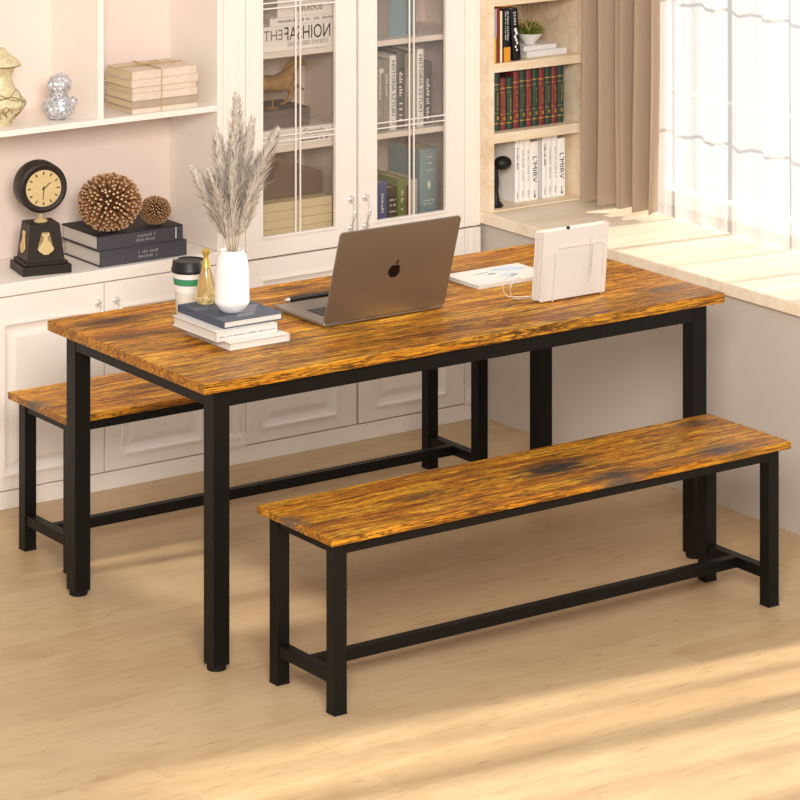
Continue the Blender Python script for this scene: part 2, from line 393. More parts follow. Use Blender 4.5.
# ------------------------------------------------------------------ cabinets
F = 1.549; BK = 1.845
def panel_door(root, x0, x1, z0, z1, px0, px1, pz0, pz1, knob=None):
    """framed door with a raised moulding and a sunken field"""
    b = B(); y0, y1 = F-.004, F+.016
    for (a, z, c, w) in ((x0, z0, px0, z1), (px1, z0, x1, z1), (px0, z0, px1, pz0), (px0, pz1, px1, z1)): box(b, a, y0, z, c, y1, w, .0012, seg=1)
    d = obj('door', b, 'cab', root)
    b = B(); m = .016   # moulding ring
    def ring(i, yy): return [(px0+i, yy, pz0+i), (px1-i, yy, pz0+i), (px1-i, yy, pz1-i), (px0+i, yy, pz1-i)]
    prof = [(0, F+.004), (0, F-.009), (.006, F-.010), (.011, F+.001), (.017, F+.004), (.024, F+.006), (.030, F+.006), (.048, F-.001), (.054, F-.001)]
    R = [[b.verts.new(p) for p in ring(i, yy)] for i, yy in prof]
    for A, C in zip(R, R[1:]):
        for k in range(4): b.faces.new((A[k], A[(k+1) % 4], C[(k+1) % 4], C[k]))
    b.faces.new(R[-1])
    obj('panel', b, 'cab', d)
    if knob: handle(d, *knob)
    return d
def handle(d, x, z, drop=.09):
    """two rosettes with a hanging curved bail"""
    b = B(); yf = F-.004
    for zz in (z, z-drop):
        lathe(b, [(.011, 0), (.011, .002), (.008, .004), (.006, .007), (.004, .010), (0, .011)], 14, (x, yf, zz), ax='y')
        for k in range(8):
            a = k*PI/4; blob(b, (x+.0105*math.cos(a), yf-.0025, zz+.0105*math.sin(a)), .0034, 1)
    pts = []
    for i in range(13):
        t = i/12; pts.append((x+.004*math.sin(t*PI*2), yf-.008-.014*math.sin(t*PI), z-drop*t))
    tube(b, pts, [.0018+.0028*math.sin(i/12*PI)**2 for i in range(13)], 8)
    obj('handle', b, 'steel', d, smooth=True)
def pilaster(root, x0, x1, z0, z1, block=True):
    b = B(); box(b, x0, F, z0, x1, F+.02, z1)
    w = x1-x0; zb = z0+(.045 if block else 0)
    for (a, c, p) in ((0, .20, .004), (.38, .66, .006), (.84, 1.0, .004)):
        box(b, x0+a*w, F-p, zb, x0+c*w, F+.001, z1, .0015, seg=1)
    if block:
        box(b, x0, F-.008, z0, x1, F+.001, z0+.045, .002, seg=1)
        for q in ((.2, .2, .8, .3), (.2, .7, .8, .8), (.2, .3, .32, .7), (.68, .3, .8, .7)):
            box(b, x0+q[0]*w, F-.012, z0+q[1]*.045, x0+q[2]*w, F-.007, z0+q[3]*.045)
    return obj('pilaster', b, 'cab', root)

base = thing('base_cabinet', 'long low cream cabinet with panelled doors below the open shelves', 'cabinet')
b = B()
box(b, -.6, F+.017, .055, 1.02, BK, .622); obj('carcass', b, 'seam', base)
b = B(); box(b, -.6, F-.002, 0, 1.02, BK, .052, .002); obj('plinth', b, 'cab', base)
for i in range(4):
    x0 = -.6+.4*i; rt = i % 2 == 1
    k = (x0+.378, .562) if not rt else (x0+.040, .562)
    if i == 2: k = (.578, .565)
    if i == 3: k = (.640, .565)
    panel_door(base, x0+.0015, x0+.3985, .056, .622, x0+.055, x0+.345, .095, .548, k)
b = B(); box(b, 1.0, F-.002, .056, 1.0195, F+.016, .622); obj('stile', b, 'cab', base)
b = B(); box(b, -.6, F-.006, .625, 1.0195, BK, .663, .003)
o = obj('cabinet_worktop', b, 'cab'); tag(o, 'long cream worktop over the low cabinet, holding the clock and spiky balls', 'worktop')

hutch = thing('open_shelf_unit', 'open cream shelf unit with a divider, standing above the worktop', 'shelf')
b = B(); box(b, -.6, BK-.012, .664, 1.0195, BK, 1.75); obj('back_panel', b, 'cab_in', hutch)
b = B(); box(b, -.6, F, 1.093, .999, BK-.012, 1.111, .0015); obj('shelf', b, 'cab', hutch)
b = B(); box(b, .58, F, 1.1112, .60, BK-.012, 1.73, .0012); obj('divider', b, 'cab', hutch)
b = B(); box(b, 1.0, F, .664, 1.0195, BK-.012, 1.75, .0012); obj('side_panel', b, 'cab', hutch)
b = B(); box(b, -.6, F, 1.73, 1.0, BK-.012, 1.75, .0012); obj('top_board', b, 'cab', hutch)
b = B(); box(b, -.6, F, .664, -.58, BK-.012, 1.73, .0012); obj('side_panel', b, 'cab', hutch)

tall = thing('display_cabinet', 'tall cream display cabinet with two glass doors and fluted pilasters', 'cabinet')
b = B(); box(b, 1.0205, F-.002, 0, 1.999, BK, .052, .002); obj('plinth', b, 'cab', tall)
b = B()
box(b, 1.0205, F+.02, .052, 1.0405, BK, 1.75); box(b, 1.979, F+.02, .052, 1.999, BK, 1.75)
box(b, 1.0405, BK-.012, .052, 1.979, BK, 1.75); box(b, 1.0405, F+.02, 1.73, 1.979, BK-.012, 1.75)
box(b, 1.0405, F+.02, .640, 1.979, BK-.012, .668)
obj('carcass', b, 'cab_in', tall)
b = B(); box(b, 1.505, F+.02, .668, 1.528, BK-.012, 1.73); obj('partition', b, 'cab_in', tall)
b = B(); box(b, 1.0405, F+.018, .056, 1.979, F+.03, .640); box(b, 1.508, F+.0165, .66, 1.526, F+.0195, 1.745); obj('inner_frame', b, 'seam', tall)
for (x0, x1) in ((1.0405, 1.505), (1.528, 1.979)):
    for z in (.955, 1.250):
        b = B(); box(b, x0, F+.022, z-.018, x1, BK-.012, z, .001); obj('shelf', b, 'cab', tall)
pilaster(tall, 1.0205, 1.099, .053, .618); pilaster(tall, 1.0205, 1.099, .624, 1.75, False)
pilaster(tall, 1.936, 1.999, .053, .618); pilaster(tall, 1.936, 1.999, .624, 1.75, False)
panel_door(tall, 1.101, 1.5130, .056, .618, 1.154, 1.440, .095, .560, (1.492, .54))
panel_door(tall, 1.5210, 1.934, .056, .618, 1.580, 1.862, .095, .560, (1.542, .54))
def glass_door(x0, x1, g0, g1, kx):
    z0, z1, gz0, gz1 = .624, 1.745, .688, 1.69
    b = B(); y0, y1 = F-.004, F+.016
    for (a, z, c, w) in ((x0, z0, g0-.008, z1), (g1+.008, z0, x1, z1), (g0-.008, z0, g1+.008, gz0-.008), (g0-.008, gz1+.008, g1+.008, z1)): box(b, a, y0, z, c, y1, w, .0012, seg=1)
    for (a, z, c, w) in ((g0-.008, gz0-.008, g0, gz1+.008), (g1, gz0-.008, g1+.008, gz1+.008), (g0, gz0-.008, g1, gz0), (g0, gz1, g1, gz1+.008)): box(b, a, y0-.004, z, c, y1-.004, w, .0015, seg=1)
    d = obj('door', b, 'cab', tall)
    b = B(); box(b, g0, F+.004, gz0, g1, F+.008, gz1); obj('glass_pane', b, 'glass', d)
    b = B(); gm = (g0+g1)/2-(.002 if kx < 1.5 else -.004); s = .0035
    for x in (gm-.0085, gm+.0085): box(b, x-s/1.6, F-.001, gz0, x+s/1.6, F+.0038, gz1, .0006, seg=1)
    for zc in (.985, 1.400):
        for z in (zc-.0085, zc+.0085): box(b, g0, F-.0012, z-s/1.8, g1, F+.0038, z+s/1.8, .0006, seg=1)
    obj('glazing_bars', b, 'cab', d)
    handle(d, kx, .767)
glass_door(1.101, 1.5130, 1.162, 1.433, 1.491); glass_door(1.5210, 1.934, 1.590, 1.859, 1.547)

# wooden bookcase standing on the counter
BX0, BX1, BY0 = 2.0, 2.40, 1.50
bc = thing('bookcase', 'narrow pale wooden bookcase standing on the counter between cabinet and curtain', 'bookcase')
Z0 = .669
b = B(); box(b, BX0, BY0, Z0, BX0+.02, BK, 1.75, .001); obj('side_panel', b, 'pale_wood', bc)
b = B(); box(b, BX1-.018, BY0, Z0, BX1, BK, 1.75, .001); obj('side_panel', b, 'pale_wood', bc)
b = B(); box(b, BX0+.02, BK-.012, Z0, BX1-.018, BK, 1.75); obj('back_panel', b, 'pale_wood', bc)
for z0, z1, n in ((Z0, Z0+.006, 'bottom_board'), (.890, .922, 'shelf'), (1.119, 1.148, 'shelf'), (1.333, 1.362, 'shelf'), (1.72, 1.75, 'top_board')):
    b = B(); box(b, BX0+.02, BY0, z0, BX1-.018, BK-.012, z1, .001); obj(n, b, 'pale_wood', bc)

# ------------------------------------------------------------------ curtain and sheer
def wave_sheet(y0, y1, z0, z1, X, amp, folds, ny, th, XE=None, ph=0, sag=0):
    XE = X if XE is None else XE
    b = B(); nz = 14; g = []
    for i in range(ny+1):
        t = i/ny; row = []
        for j in range(nz+1):
            s = j/nz; y = y0+(y1-y0)*t
            a = amp*(1-.25*s)
            w = math.sin(2*PI*folds*t+ph+.35*math.sin(3*t+2*s))
            x = (X+(XE-X)*t)+a*(abs(w)**.75*(1 if w > 0 else -1))+.25*a*math.sin(2*PI*folds*2.3*t+1)
            z = z0+(z1-z0)*s
            if j == 0: z += sag*(.5+.5*w)
            row.append(b.verts.new((x, y+.006*math.sin(7*s+9*t)*(1-s), z)))
        g.append(row)
    for i in range(ny):
        for j in range(nz): b.faces.new((g[i][j], g[i+1][j], g[i+1][j+1], g[i][j+1]))
    if th:
        bmesh.ops.recalc_face_normals(b, faces=b.faces[:])
        bmesh.ops.solidify(b, geom=b.faces[:], thickness=th)
    return b
o = obj('drape', wave_sheet(1.445, 1.10, .688, 2.3, 2.325, .029, 4.6, 110, .003, XE=2.372, ph=.4, sag=.010), 'drape', smooth=True)
tag(o, 'taupe linen curtain hanging in deep folds beside the bookcase', 'curtain')
b = wave_sheet(1.27, -.24, .674, 2.3, 2.425, .010, 11, 220, 0)
o = obj('sheer_curtain', b, 'sheer', smooth=True, keep=True)
tag(o, 'white translucent sheer curtain covering the bright window', 'curtain')
b = B(); tube(b, [(2.385, 1.48, 2.32), (2.385, -.24, 2.32)], .011, 12); box(b, 2.385, 1.40, 2.312, 2.45, 1.416, 2.328); box(b, 2.385, -.22, 2.312, 2.45, -.204, 2.328)
o = obj('curtain_rod', b, 'steel', smooth=True); tag(o, 'metal rod above the window carrying both curtains', 'curtain rod')

# ------------------------------------------------------------------ table and benches
def slab(root, L_, W_, z0, z1, m, name, groove=True):
    b = B(); fs = box(b, 0, 0, z0, L_, W_, z1, .0025, seg=2)
    if groove:
        pass
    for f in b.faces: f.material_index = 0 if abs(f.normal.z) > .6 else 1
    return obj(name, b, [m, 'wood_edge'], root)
TL, TW, TH = 1.7098, .8105, .74
tb = thing('dining_table', 'long dining table with rustic orange-brown wood top and black steel frame', 'table')
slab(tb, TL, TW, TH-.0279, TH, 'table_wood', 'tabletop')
ti, tj, tw = .0439, .0273, .0481
xs = (ti, TL-ti-tw); ys = (tj, TW-tj-tw); zt = TH-.0283
for x in xs:
    for y in ys:
        b = B(); box(b, x, y, .013, x+tw, y+tw, zt, .0015); lg = obj('leg', b, 'black', tb)
        b = B(); lathe(b, [(.0240, 0), (.0250, .002), (.0250, .0135)], 20, (x+tw/2, y+tw/2, .0)); obj('foot', b, 'rubber', lg, smooth=True)
for y in (ys[0]+.001, ys[1]+tw-.021):
    b = B(); box(b, xs[0]+tw, y, zt-.046, xs[1], y+.02, zt, .001); obj('apron', b, 'black', tb)
for x in (xs[0]+.001, xs[1]+tw-.021):
    b = B(); box(b, x, ys[0]+tw, zt-.046, x+.02, ys[1], zt, .001); obj('apron', b, 'black', tb)

BL, BW, BH = 1.4791, .3384, .4409
def make_bench(label, loc):
    r = thing('bench', label, 'bench', loc, 0, 'matching benches at the table')
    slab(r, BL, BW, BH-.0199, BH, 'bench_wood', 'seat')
    bi, bj, w = .0236, .023, .0366; xs = (bi, BL-bi-w); ys = (bj, BW-bj-w); zt = BH-.0202
    for x in xs:
        for y in ys:
            b = B(); box(b, x, y, .003, x+w, y+w, zt, .0012); lg = obj('leg', b, 'black', r)
            b = B(); box(b, x-.001, y-.001, 0, x+w+.001, y+w+.001, .004, .001); obj('foot_cap', b, 'rubber', lg)
        b = B(); box(b, x+.004, ys[0]+w, .072, x+w-.004, ys[1], .101, .001); obj('end_stretcher', b, 'black', r)
        b = B(); box(b, x+.004, ys[0]+w, zt-.029, x+w-.004, ys[1], zt, .001); obj('end_apron', b, 'black', r)
    for y in (ys[0]+.001, ys[1]+w-.021):
        b = B(); box(b, xs[0]+w, y, zt-.030, xs[1], y+.02, zt, .001); obj('apron', b, 'black', r)
    ym = BW/2
    b = B(); box(b, xs[0]+w-.004, ym-.013, .072, xs[1]+.004, ym+.013, .101, .001); obj('long_stretcher', b, 'black', r)
    return r
def copy_tree(o, parent=None):
    c = o.copy(); COL.objects.link(c)
    if parent: c.parent = parent
    for ch in list(o.children): copy_tree(ch, c)
    return c
near = make_bench('bench in the foreground, in front of the table, its whole wooden seat in view', (.1019, -.4211, 0))
far = copy_tree(near); far.location = (.1012, .8863, 0)
far['label'] = 'bench pushed in behind the table, between it and the cream cabinets'

# ------------------------------------------------------------------ books
def book(name, label, loc, size, cover, pages='pages', rz=0, spine='front', group=None, ct=.0022, cat='book', rest=True, top=None):
    """lying book: size (x,y,z); spine on the given side"""
    w, d, h = size
    r = thing(name, label, cat, loc, rz, group)
    b = B(); mi = 0
    box(b, 0, 0, 0, w, d, ct, .0006, seg=1); box(b, 0, 0, h-ct, w, d, h, .0006, seg=1, mi=1 if top else 0)
    ins = .005
    if spine == 'front': box(b, 0, 0, ct, w, ct*1.2, h-ct); p = (ins, ct*1.2, ct, w-ins, d-ins, h-ct)
    elif spine == 'right': box(b, w-ct*1.2, 0, ct, w, d, h-ct); p = (ins, ins, ct, w-ct*1.2, d-ins, h-ct)
    elif spine == 'back': box(b, 0, d-ct*1.2, ct, w, d, h-ct); p = (ins, ins, ct, w-ins, d-ct*1.2, h-ct)
    else: box(b, 0, 0, ct, ct*1.2, d, h-ct); p = (ct*1.2, ins, ct, w-ins, d-ins, h-ct)
    obj('cover', b, [cover, top] if top else cover, r)
    b = B(); box(b, *p); obj('page_block', b, pages, r)
    return r
def upright(name, label, x, y, z, w, d, h, cover, pages='pages', group=None, tilt=0, bands=None, bulge=.003):
    """standing book, spine towards -Y at y"""
    r = thing(name, label, 'book', (x, y, z), 0, group); r.rotation_euler = (0, tilt, 0)
    b = B(); ct = min(.002, w*.12)
    box(b, 0, bulge-.001, 0, ct, d, h, .0004, seg=1); box(b, w-ct, bulge-.001, 0, w, d, h, .0004, seg=1)
    # rounded spine
    n = 8; pts = [(0, bulge)]+[(w/2-w/2*math.cos(PI*i/n), bulge-bulge*math.sin(PI*i/n)) for i in range(1, n)]+[(w, bulge), (w, bulge+.002), (0, bulge+.002)]
    prism(b, pts, (0, 0, 0), XH, YH, ZH, h)
    obj('cover', b, cover, r)
    b = B(); box(b, ct, bulge+.002, .002, w-ct, d-.004, h-.003); obj('page_block', b, pages, r)
    if bands:
        b = B()
        for zf, t in bands:
            pp = [(q[0], q[1]-.0006) for q in pts[:n+1]]+[(w, bulge+.001), (0, bulge+.001)]
            prism(b, pp, (0, 0, h*zf), XH, YH, ZH, t)
        obj('spine_bands', b, 'gold', r)
    return r
# stack under the vase
bk = book('book', 'bottom white book of the stack on the table', (.229, .245, .7402), (.186, .232, .0195), 'paper', spine='right', group='books stacked under the vase')
bk = book('book', 'middle white book of the stack on the table, jutting out to the left', (.205, .272, .7600), (.188, .226, .0265), 'paper', spine='front', group='books stacked under the vase')
marks(bk, (.094, -.0002, .012), .17, .006, XH, ZH, 'grey_ink', 1, 30, 4)
bk = book('book', 'slate-blue book on top of the stack, under the white vase', (.238, .289, .7868), (.186, .234, .0190), 'navy', spine='left', group='books stacked under the vase')
b = B()
for i in range(6): box(b, .06+.012*i, .03+.016*i, .0190, .115+.012*i, .035+.016*i, .0193)
obj('cover_print', b, 'silver_ink', bk)
ZS = .8059
# vase
va = thing('vase', 'tall white ceramic vase holding dried pampas on the book stack', 'vase', (.320, .380, ZS))
b = B(); lathe(b, [(0, .0), (.028, .0), (.031, .0015), (.0455, .022), (.0466, .026), (.0462, .030), (.0445, .10), (.0415, .130), (.0385, .145), (.0345, .153), (.0320, .1575), (.0315, .162), (.0295, .1625), (.0285, .158), (.030, .150), (.036, .14), (.041, .12), (.042, .03), (.030, .010), (0, .008)], 48)
obj('body', b, 'white', va, smooth=True)
# perfume bottle
pf = thing('perfume_bottle', 'small amber glass bottle with slim gold neck, left of the white vase', 'bottle', (.309, .494, ZS)); pf.scale = (1.06,)*3
b = B(); lathe(b, [(0, 0), (.019, 0), (.0225, .004), (.0245, .015), (.0245, .032), (.021, .055), (.014, .080), (.0085, .100), (.006, .113), (.006, .118), (0, .118)], 32); obj('body', b, 'amber', pf, smooth=True)
b = B(); lathe(b, [(.0118, .092), (.0092, .100), (.0068, .1125), (.0065, .119), (.0085, .124), (.0110, .130), (.0110, .134), (.006, .137), (0, .138)], 24); obj('stopper', b, 'gold', pf, smooth=True)
b = B()
for k in range(9):
    a = k*2*PI/9; lathe(b, [(0, -.001), (.0055, -.001), (.006, .001), (0, .003)], 10, (.0235*math.cos(a), .0235*math.sin(a), .016), sx=1)
obj('base_ornament', b, 'ivory', pf, smooth=True)
# coffee cup
cp = thing('coffee_cup', 'white takeaway cup with green band and black lid behind the book stack', 'cup', (.357, .660, TH)); cp.scale = (1.06, 1.06, 1.03)
b = B(); lathe(b, [(0, 0), (.033, 0), (.0335, .002), (.0365, .06), (0, .06)], 40); obj('base_sleeve', b, 'cork', cp, smooth=True)
b = B(); lathe(b, [(.0366, .0601), (.0385, .080)], 40); lathe(b, [(.0402, .096), (.0415, .112)], 40); lathe(b, [(0, .0601), (.036, .0601), (.040, .111), (0, .111)], 40); obj('body', b, 'white', cp, smooth=True)
b = B(); lathe(b, [(.0384, .079), (.0393, .079), (.0409, .0965), (.040, .0965)], 40); obj('band', b, 'green', cp, smooth=True)
b = B(); lathe(b, [(0, .1112), (.0455, .1112), (.0462, .113), (.0462, .119), (.0445, .122), (.0425, .139), (.041, .141), (.039, .138), (.012, .137), (0, .137)], 40); obj('lid', b, 'lid', cp, smooth=True)

# pampas plumes
def plume(label, tip, off, seed, width=1.0):
    """tip given in metres sideways/up from the vase mouth; off = depth lean"""
    rnd = random.Random(seed)
    r = thing('pampas_plume', label, 'dried plant', (.320, .380, ZS+.010), 0, 'dried pampas in the white vase')
    right = Vector((.819, -.573, 0)); fwd = Vector((.573, .819, 0))
    m0 = right*(tip[0]*.10)+fwd*off*.1
    lim = .022
    if m0.length > lim: m0 = m0.normalized()*lim
    m0 += Vector((0, 0, .152))
    p2 = right*tip[0]+fwd*off+Vector((0, 0, .152+tip[1]))
    p0 = Vector((m0.x*.3, m0.y*.3, .0))
    def path(t):
        a = m0; c = Vector((m0.x+.35*(p2.x-m0.x), m0.y+.35*(p2.y-m0.y), m0.z+.55*(p2.z-m0.z)))
        return a*(1-t)**2+c*2*t*(1-t)+p2*t*t
    b = B(); tube(b, [p0]+[path(i/10) for i in range(9)], [.0016]*2+[.0014]*7+[.0009], 6); obj('stem', b, 'straw', r)
    b = B(); L_ = tip[1]
    n = int(900*width)
    for i in range(n):
        t = .13+.87*(i/n); p = path(t); tan = (path(min(1, t+.02))-path(t-.02)).normalized()
        s = (t-.13)/.87
        prof = math.sin(PI*min(1, .12+.88*s)**.8)**.7
        a = rnd.uniform(0, 2*PI)
        s1 = tan.cross(Vector((.3, .2, .9))).normalized(); s2 = tan.cross(s1)
        rad = (s1*math.cos(a)+s2*math.sin(a))
        ln = rnd.uniform(.028, .058)*(.5+.5*prof); sp = rnd.uniform(.2, .8)*(.35+.75*prof)*width
        d = (tan+rad*sp).normalized()
        w = rnd.uniform(.0011, .0026); side = d.cross(rad); 
        side = side.normalized() if side.length > 1e-4 else s1
        st = p+rad*rnd.uniform(0, .011)*prof*width
        k = [st-side*w*.3, st+side*w*.3, st+d*ln*.5+rad*.002+side*w, st+d*ln*.5+rad*.002-side*w, st+d*ln+rad*.001*rnd.uniform(-2, 5)]
        v = [b.verts.new(x) for x in k]
        b.faces.new((v[0], v[1], v[2], v[3])); b.faces.new((v[3], v[2], v[4]))
    obj('feathery_head', b, 'grass', r, keep=True)
P_ = [((.012, .395), .01, 'tallest pampas plume, rising upright in the middle of the vase', 1.15),
      ((-.042, .300), .03, 'upright pampas plume just left of the tallest one', 1.05),
      ((-.100, .200), .02, 'pampas plume leaning furthest out to the left', .85),
      ((.118, .312), -.02, 'long pampas plume leaning furthest out to the right', 1.1),
      ((.050, .325), .05, 'pampas plume just right of the tallest one, behind the rest', .9),
      ((.075, .235), .03, 'shorter pampas plume between the right leaning one and the middle', .9),
      ((-.052, .205), -.05, 'short pampas plume in front on the left side of the vase', .95),
      ((.004, .225), -.04, 'short pampas plume in front at the centre of the vase', 1.0)]
for i, (tp, of, lb, w) in enumerate(P_): plume(lb, tp, of, 20+i, w)

# ------------------------------------------------------------------ laptop
lx0, lw, ld = .562, .396, .252; hy = .302
lp = thing('laptop', 'open grey aluminium laptop seen from behind its lid, on the table', 'laptop', (lx0, hy, TH))
b = B(); box(b, 0, .002, .001, lw, ld, .0145, .004, seg=3); obj('base', b, 'lap', lp, smooth=True)
b = B()
for r_ in range(5):
    for k in range(14):
        kw = .0205; x = .04+k*.0213; y = .055+r_*.0195
        box(b, x, y, .0140, x+kw-.003, y+.0165, .0153, .0006, seg=1)
obj('keyboard', b, 'lap_key', lp)
b = B(); box(b, .125, .165, .0143, .255, .236, .0148); obj('trackpad', b, 'lap', lp)
th_ = math.atan2(.078, .247); LH = .270
rot = Matrix.Rotation(th_, 4, 'X')     # top leans towards -Y
piv = Vector((0, .006, .0125))
def lidmesh(b):
    for v in b.verts: v.co = piv+(rot @ v.co)
    return b
b = B(); bm_pts = []
def rrect(w, h, rt, rb, n=6):
    pts = []
    for (cx, cy, a0, r) in ((w-rt, h-rt, 0, rt), (rt, h-rt, PI/2, rt), (rb, rb, PI, rb), (w-rb, rb, 1.5*PI, rb)):
        pts += [(cx+r*math.cos(a0+PI/2*i/n), cy+r*math.sin(a0+PI/2*i/n)) for i in range(n+1)]
    return pts
prism(b, rrect(lw, LH, .010, .006), (0, -.0055, 0), XH, ZH, YH, .0055); lid = obj('lid', lidmesh(b), 'lap', lp)
b = B(); box(b, .006, 0, .012, lw-.006, .0006, LH-.006); obj('screen', lidmesh(b), 'screen', lid)
b = B(); tube(b, [(.05, 0, .0), (lw-.05, 0, .0)], .0055, 10); obj('hinge', lidmesh(b), 'lap_key', lp)
# fruit emblem
b = B(); cx, cz, s = lw*.508, LH*.485, .0225
body = []
N = 64
for i in range(N):
    a = 2*PI*i/N+PI/2
    x, z = math.cos(a), math.sin(a)
    rr = 1.0+.05*math.cos(2*a)-.0
    x *= .86*rr; z *= .92
    z -= .20*math.exp(-(x/.26)**2) if z > 0 else 0
    z += .10*math.exp(-(x/.22)**2) if z < 0 else 0
    if z < 0: x *= 1-.18*(-z)**1.5
    dx, dz = x-1.02, z-.10
    if math.hypot(dx, dz) < .36:
        k = .36/max(math.hypot(dx, dz), 1e-3); x, z = 1.02+dx*k, .10+dz*k
        if x > 1.0: x = .84
    body.append((cx+x*s, cz+z*s))
prism(b, body, (0, -.0059, 0), XH, ZH, YH, .0005)
leaf = []
for i in range(13):
    t = i/12; leaf.append((cx+s*(.02+.42*t), cz+s*(.92+.48*t+.16*math.sin(PI*t))))
for i in range(1, 12):
    t = 1-i/12; leaf.append((cx+s*(.02+.42*t+.10*math.sin(PI*t)), cz+s*(.92+.48*t-.14*math.sin(PI*t))))
prism(b, leaf, (0, -.0059, 0), XH, ZH, YH, .0005)
obj('emblem', lidmesh(b), 'logo', lid)
# pen
pe = thing('pen', 'slim black pen lying on the table behind the laptop', 'pen', (.632, .603, TH)); pe.scale = (1.1, 1.3, 1.3)
b = B(); tube(b, [(.012, 0, .006), (.15, 0, .006)], .006, 12); obj('barrel', b, 'lap_key', pe, smooth=True)
b = B(); tube(b, [(0, 0, .006), (.012, 0, .006)], [.002, .0055], 10); obj('tip', b, 'steel', pe, smooth=True)

# magazine
mg = book('magazine', 'white booklet with a faint blue-grey picture lying right of the laptop', (1.165, .424, TH+.0004), (.265, .170, .0100), 'paper', spine='front', cat='magazine', ct=.001)
b = B()
rnd = random.Random(5)
def flat_patch(bm, cx, cy, rx, ry, z, seed, ang=0):
    r_ = random.Random(seed); pts = []
    for i in range(26):
        a = 2*PI*i/26; k = 1+.35*noise.noise(Vector((math.cos(a)*1.4, math.sin(a)*1.4, seed*3.1)))
        x, y = rx*k*math.cos(a), ry*k*math.sin(a)
        pts.append((cx+x*math.cos(ang)-y*math.sin(ang), cy+x*math.sin(ang)+y*math.cos(ang)))
    prism(bm, pts, (0, 0, z), XH, YH, ZH, .0003)
M['pale_blue'] = mat('pale_blue_print', '#b9c6d2', .6, 0, .2, .4); M['grey_blue'] = mat('grey_blue_print', '#8d98a2', .6, 0, .2, .4)
flat_patch(b, .195, .125, .055, .022, .0100, 1, -.3); obj('cover_picture', b, 'pale_blue', mg); b = B(); flat_patch(b, .15, .07, .03, .012, .0100, 5, .2); obj('cover_picture', b, 'pale_blue', mg)
for a_ in ((.12, .10, .016, .007, 2, 0), (.165, .055, .02, .006, 3, .4), (.10, .12, .03, .003, 4, .1)):
    b = B(); flat_patch(b, a_[0], a_[1], a_[2], a_[3], .0101, a_[4], a_[5]); obj('cover_picture', b, 'grey_blue', mg)

# letter rack with white folders
def folder(label, x, y, w, h, th, lean, extra=None):
    r = thing('folder', label, 'folder', (x, y, TH+.0045), 0, 'white folders in the wire rack'); r.rotation_euler = (lean, 0, 0)
    b = B(); box(b, 0, 0, 0, w, .0012, h, .0005, seg=1); box(b, 0, th-.0012, 0, w, th, h, .0005, seg=1); box(b, w-.0012, .0012, 0, w, th-.0012, h); obj('cover', b, 'paper', r)
    b = B(); box(b, .002, .0012, .001, w-.0014, th-.0012, h-.003); obj('sheets', b, 'pages', r)
    return r
f1 = folder('front white folder in the wire rack, with a thin vertical line of print', 1.203, .190, .228, .198, .020, .10)
tt = lettering(f1, 'INSTRUMENTS', (.172, -.0006, .098), .085, .0045, -ZH, XH, 'grey_ink')
b = B(); box(b, .1645, -.0004, .035, .1652, .0002, .16); obj('ruled_line', b, 'grey_ink', f1)
f2 = folder('white folder standing behind the front one in the wire rack', 1.201, .213, .224, .194, .014, .10)
cl = thing('binder_clip', 'tiny black clip on the top edge of the white folders', 'clip', (1.288, .1725, TH+.2005))
b = B(); lathe(b, [(0, 0), (.005, 0), (.0055, .003), (.004, .007), (0, .008)], 16); obj('clip_body', b, 'ink', cl, smooth=True)
b = B(); tube(b, [(0, -.004, .003), (0, -.0065, -.006)], .0008, 6); obj('clip_wire', b, 'steel', cl)
rk = thing('letter_rack', 'thin wire letter rack holding the white folders', 'letter rack', (1.2, .2, TH))
def wire_loop(y0, y1, x0, x1, z1):
    pts = [(x0, y0, .0025)]
    n = 6; rc = .012
    def yy(z): return y0+(y1-y0)*z/z1
    pts.append((x0, yy(z1-rc), z1-rc))
    for i in range(1, n+1):
        a = PI-PI/2*i/n; z = z1-rc+rc*math.sin(a); pts.append((x0+rc+rc*math.cos(a), yy(z), z))
    for i in range(n+1):
        a = PI/2-PI/2*i/n; z = z1-rc+rc*math.sin(a); pts.append((x1-rc+rc*math.cos(a), yy(z), z))
    pts.append((x1, y0, .0025)); return pts
b = B(); tube(b, wire_loop(-.0125, -.0282, .045, .215, .150), .0014, 8); obj('front_wire', b, 'steel', rk, smooth=True)
b = B(); tube(b, wire_loop(.056, .041, .045, .215, .130), .0014, 8); obj('rear_wire', b, 'steel', rk, smooth=True)
b = B()
for x in (.045, .215): tube(b, [(x, -.0125, .0025), (x, .056, .0025)], .0014, 8)
tube(b, [(.045, .02, .0025), (.215, .02, .0025)], .0014, 8)
obj('floor_wires', b, 'steel', rk, smooth=True)
b = B()
for y in (.062, .095):
    pts = []
    for i in range(15):
        a = PI*1.15*i/14-.1; pts.append((-.018-.028*math.sin(a), y, .032-.029*math.cos(a)))
    tube(b, pts, .0015, 8)
tube(b, [(-.020, .062, .0030), (.02, .056, .0025)], .0014, 6); tube(b, [(-.020, .095, .003), (.045, .056, .0025)], .0014, 6)
obj('side_loops', b, 'steel', rk, smooth=True)

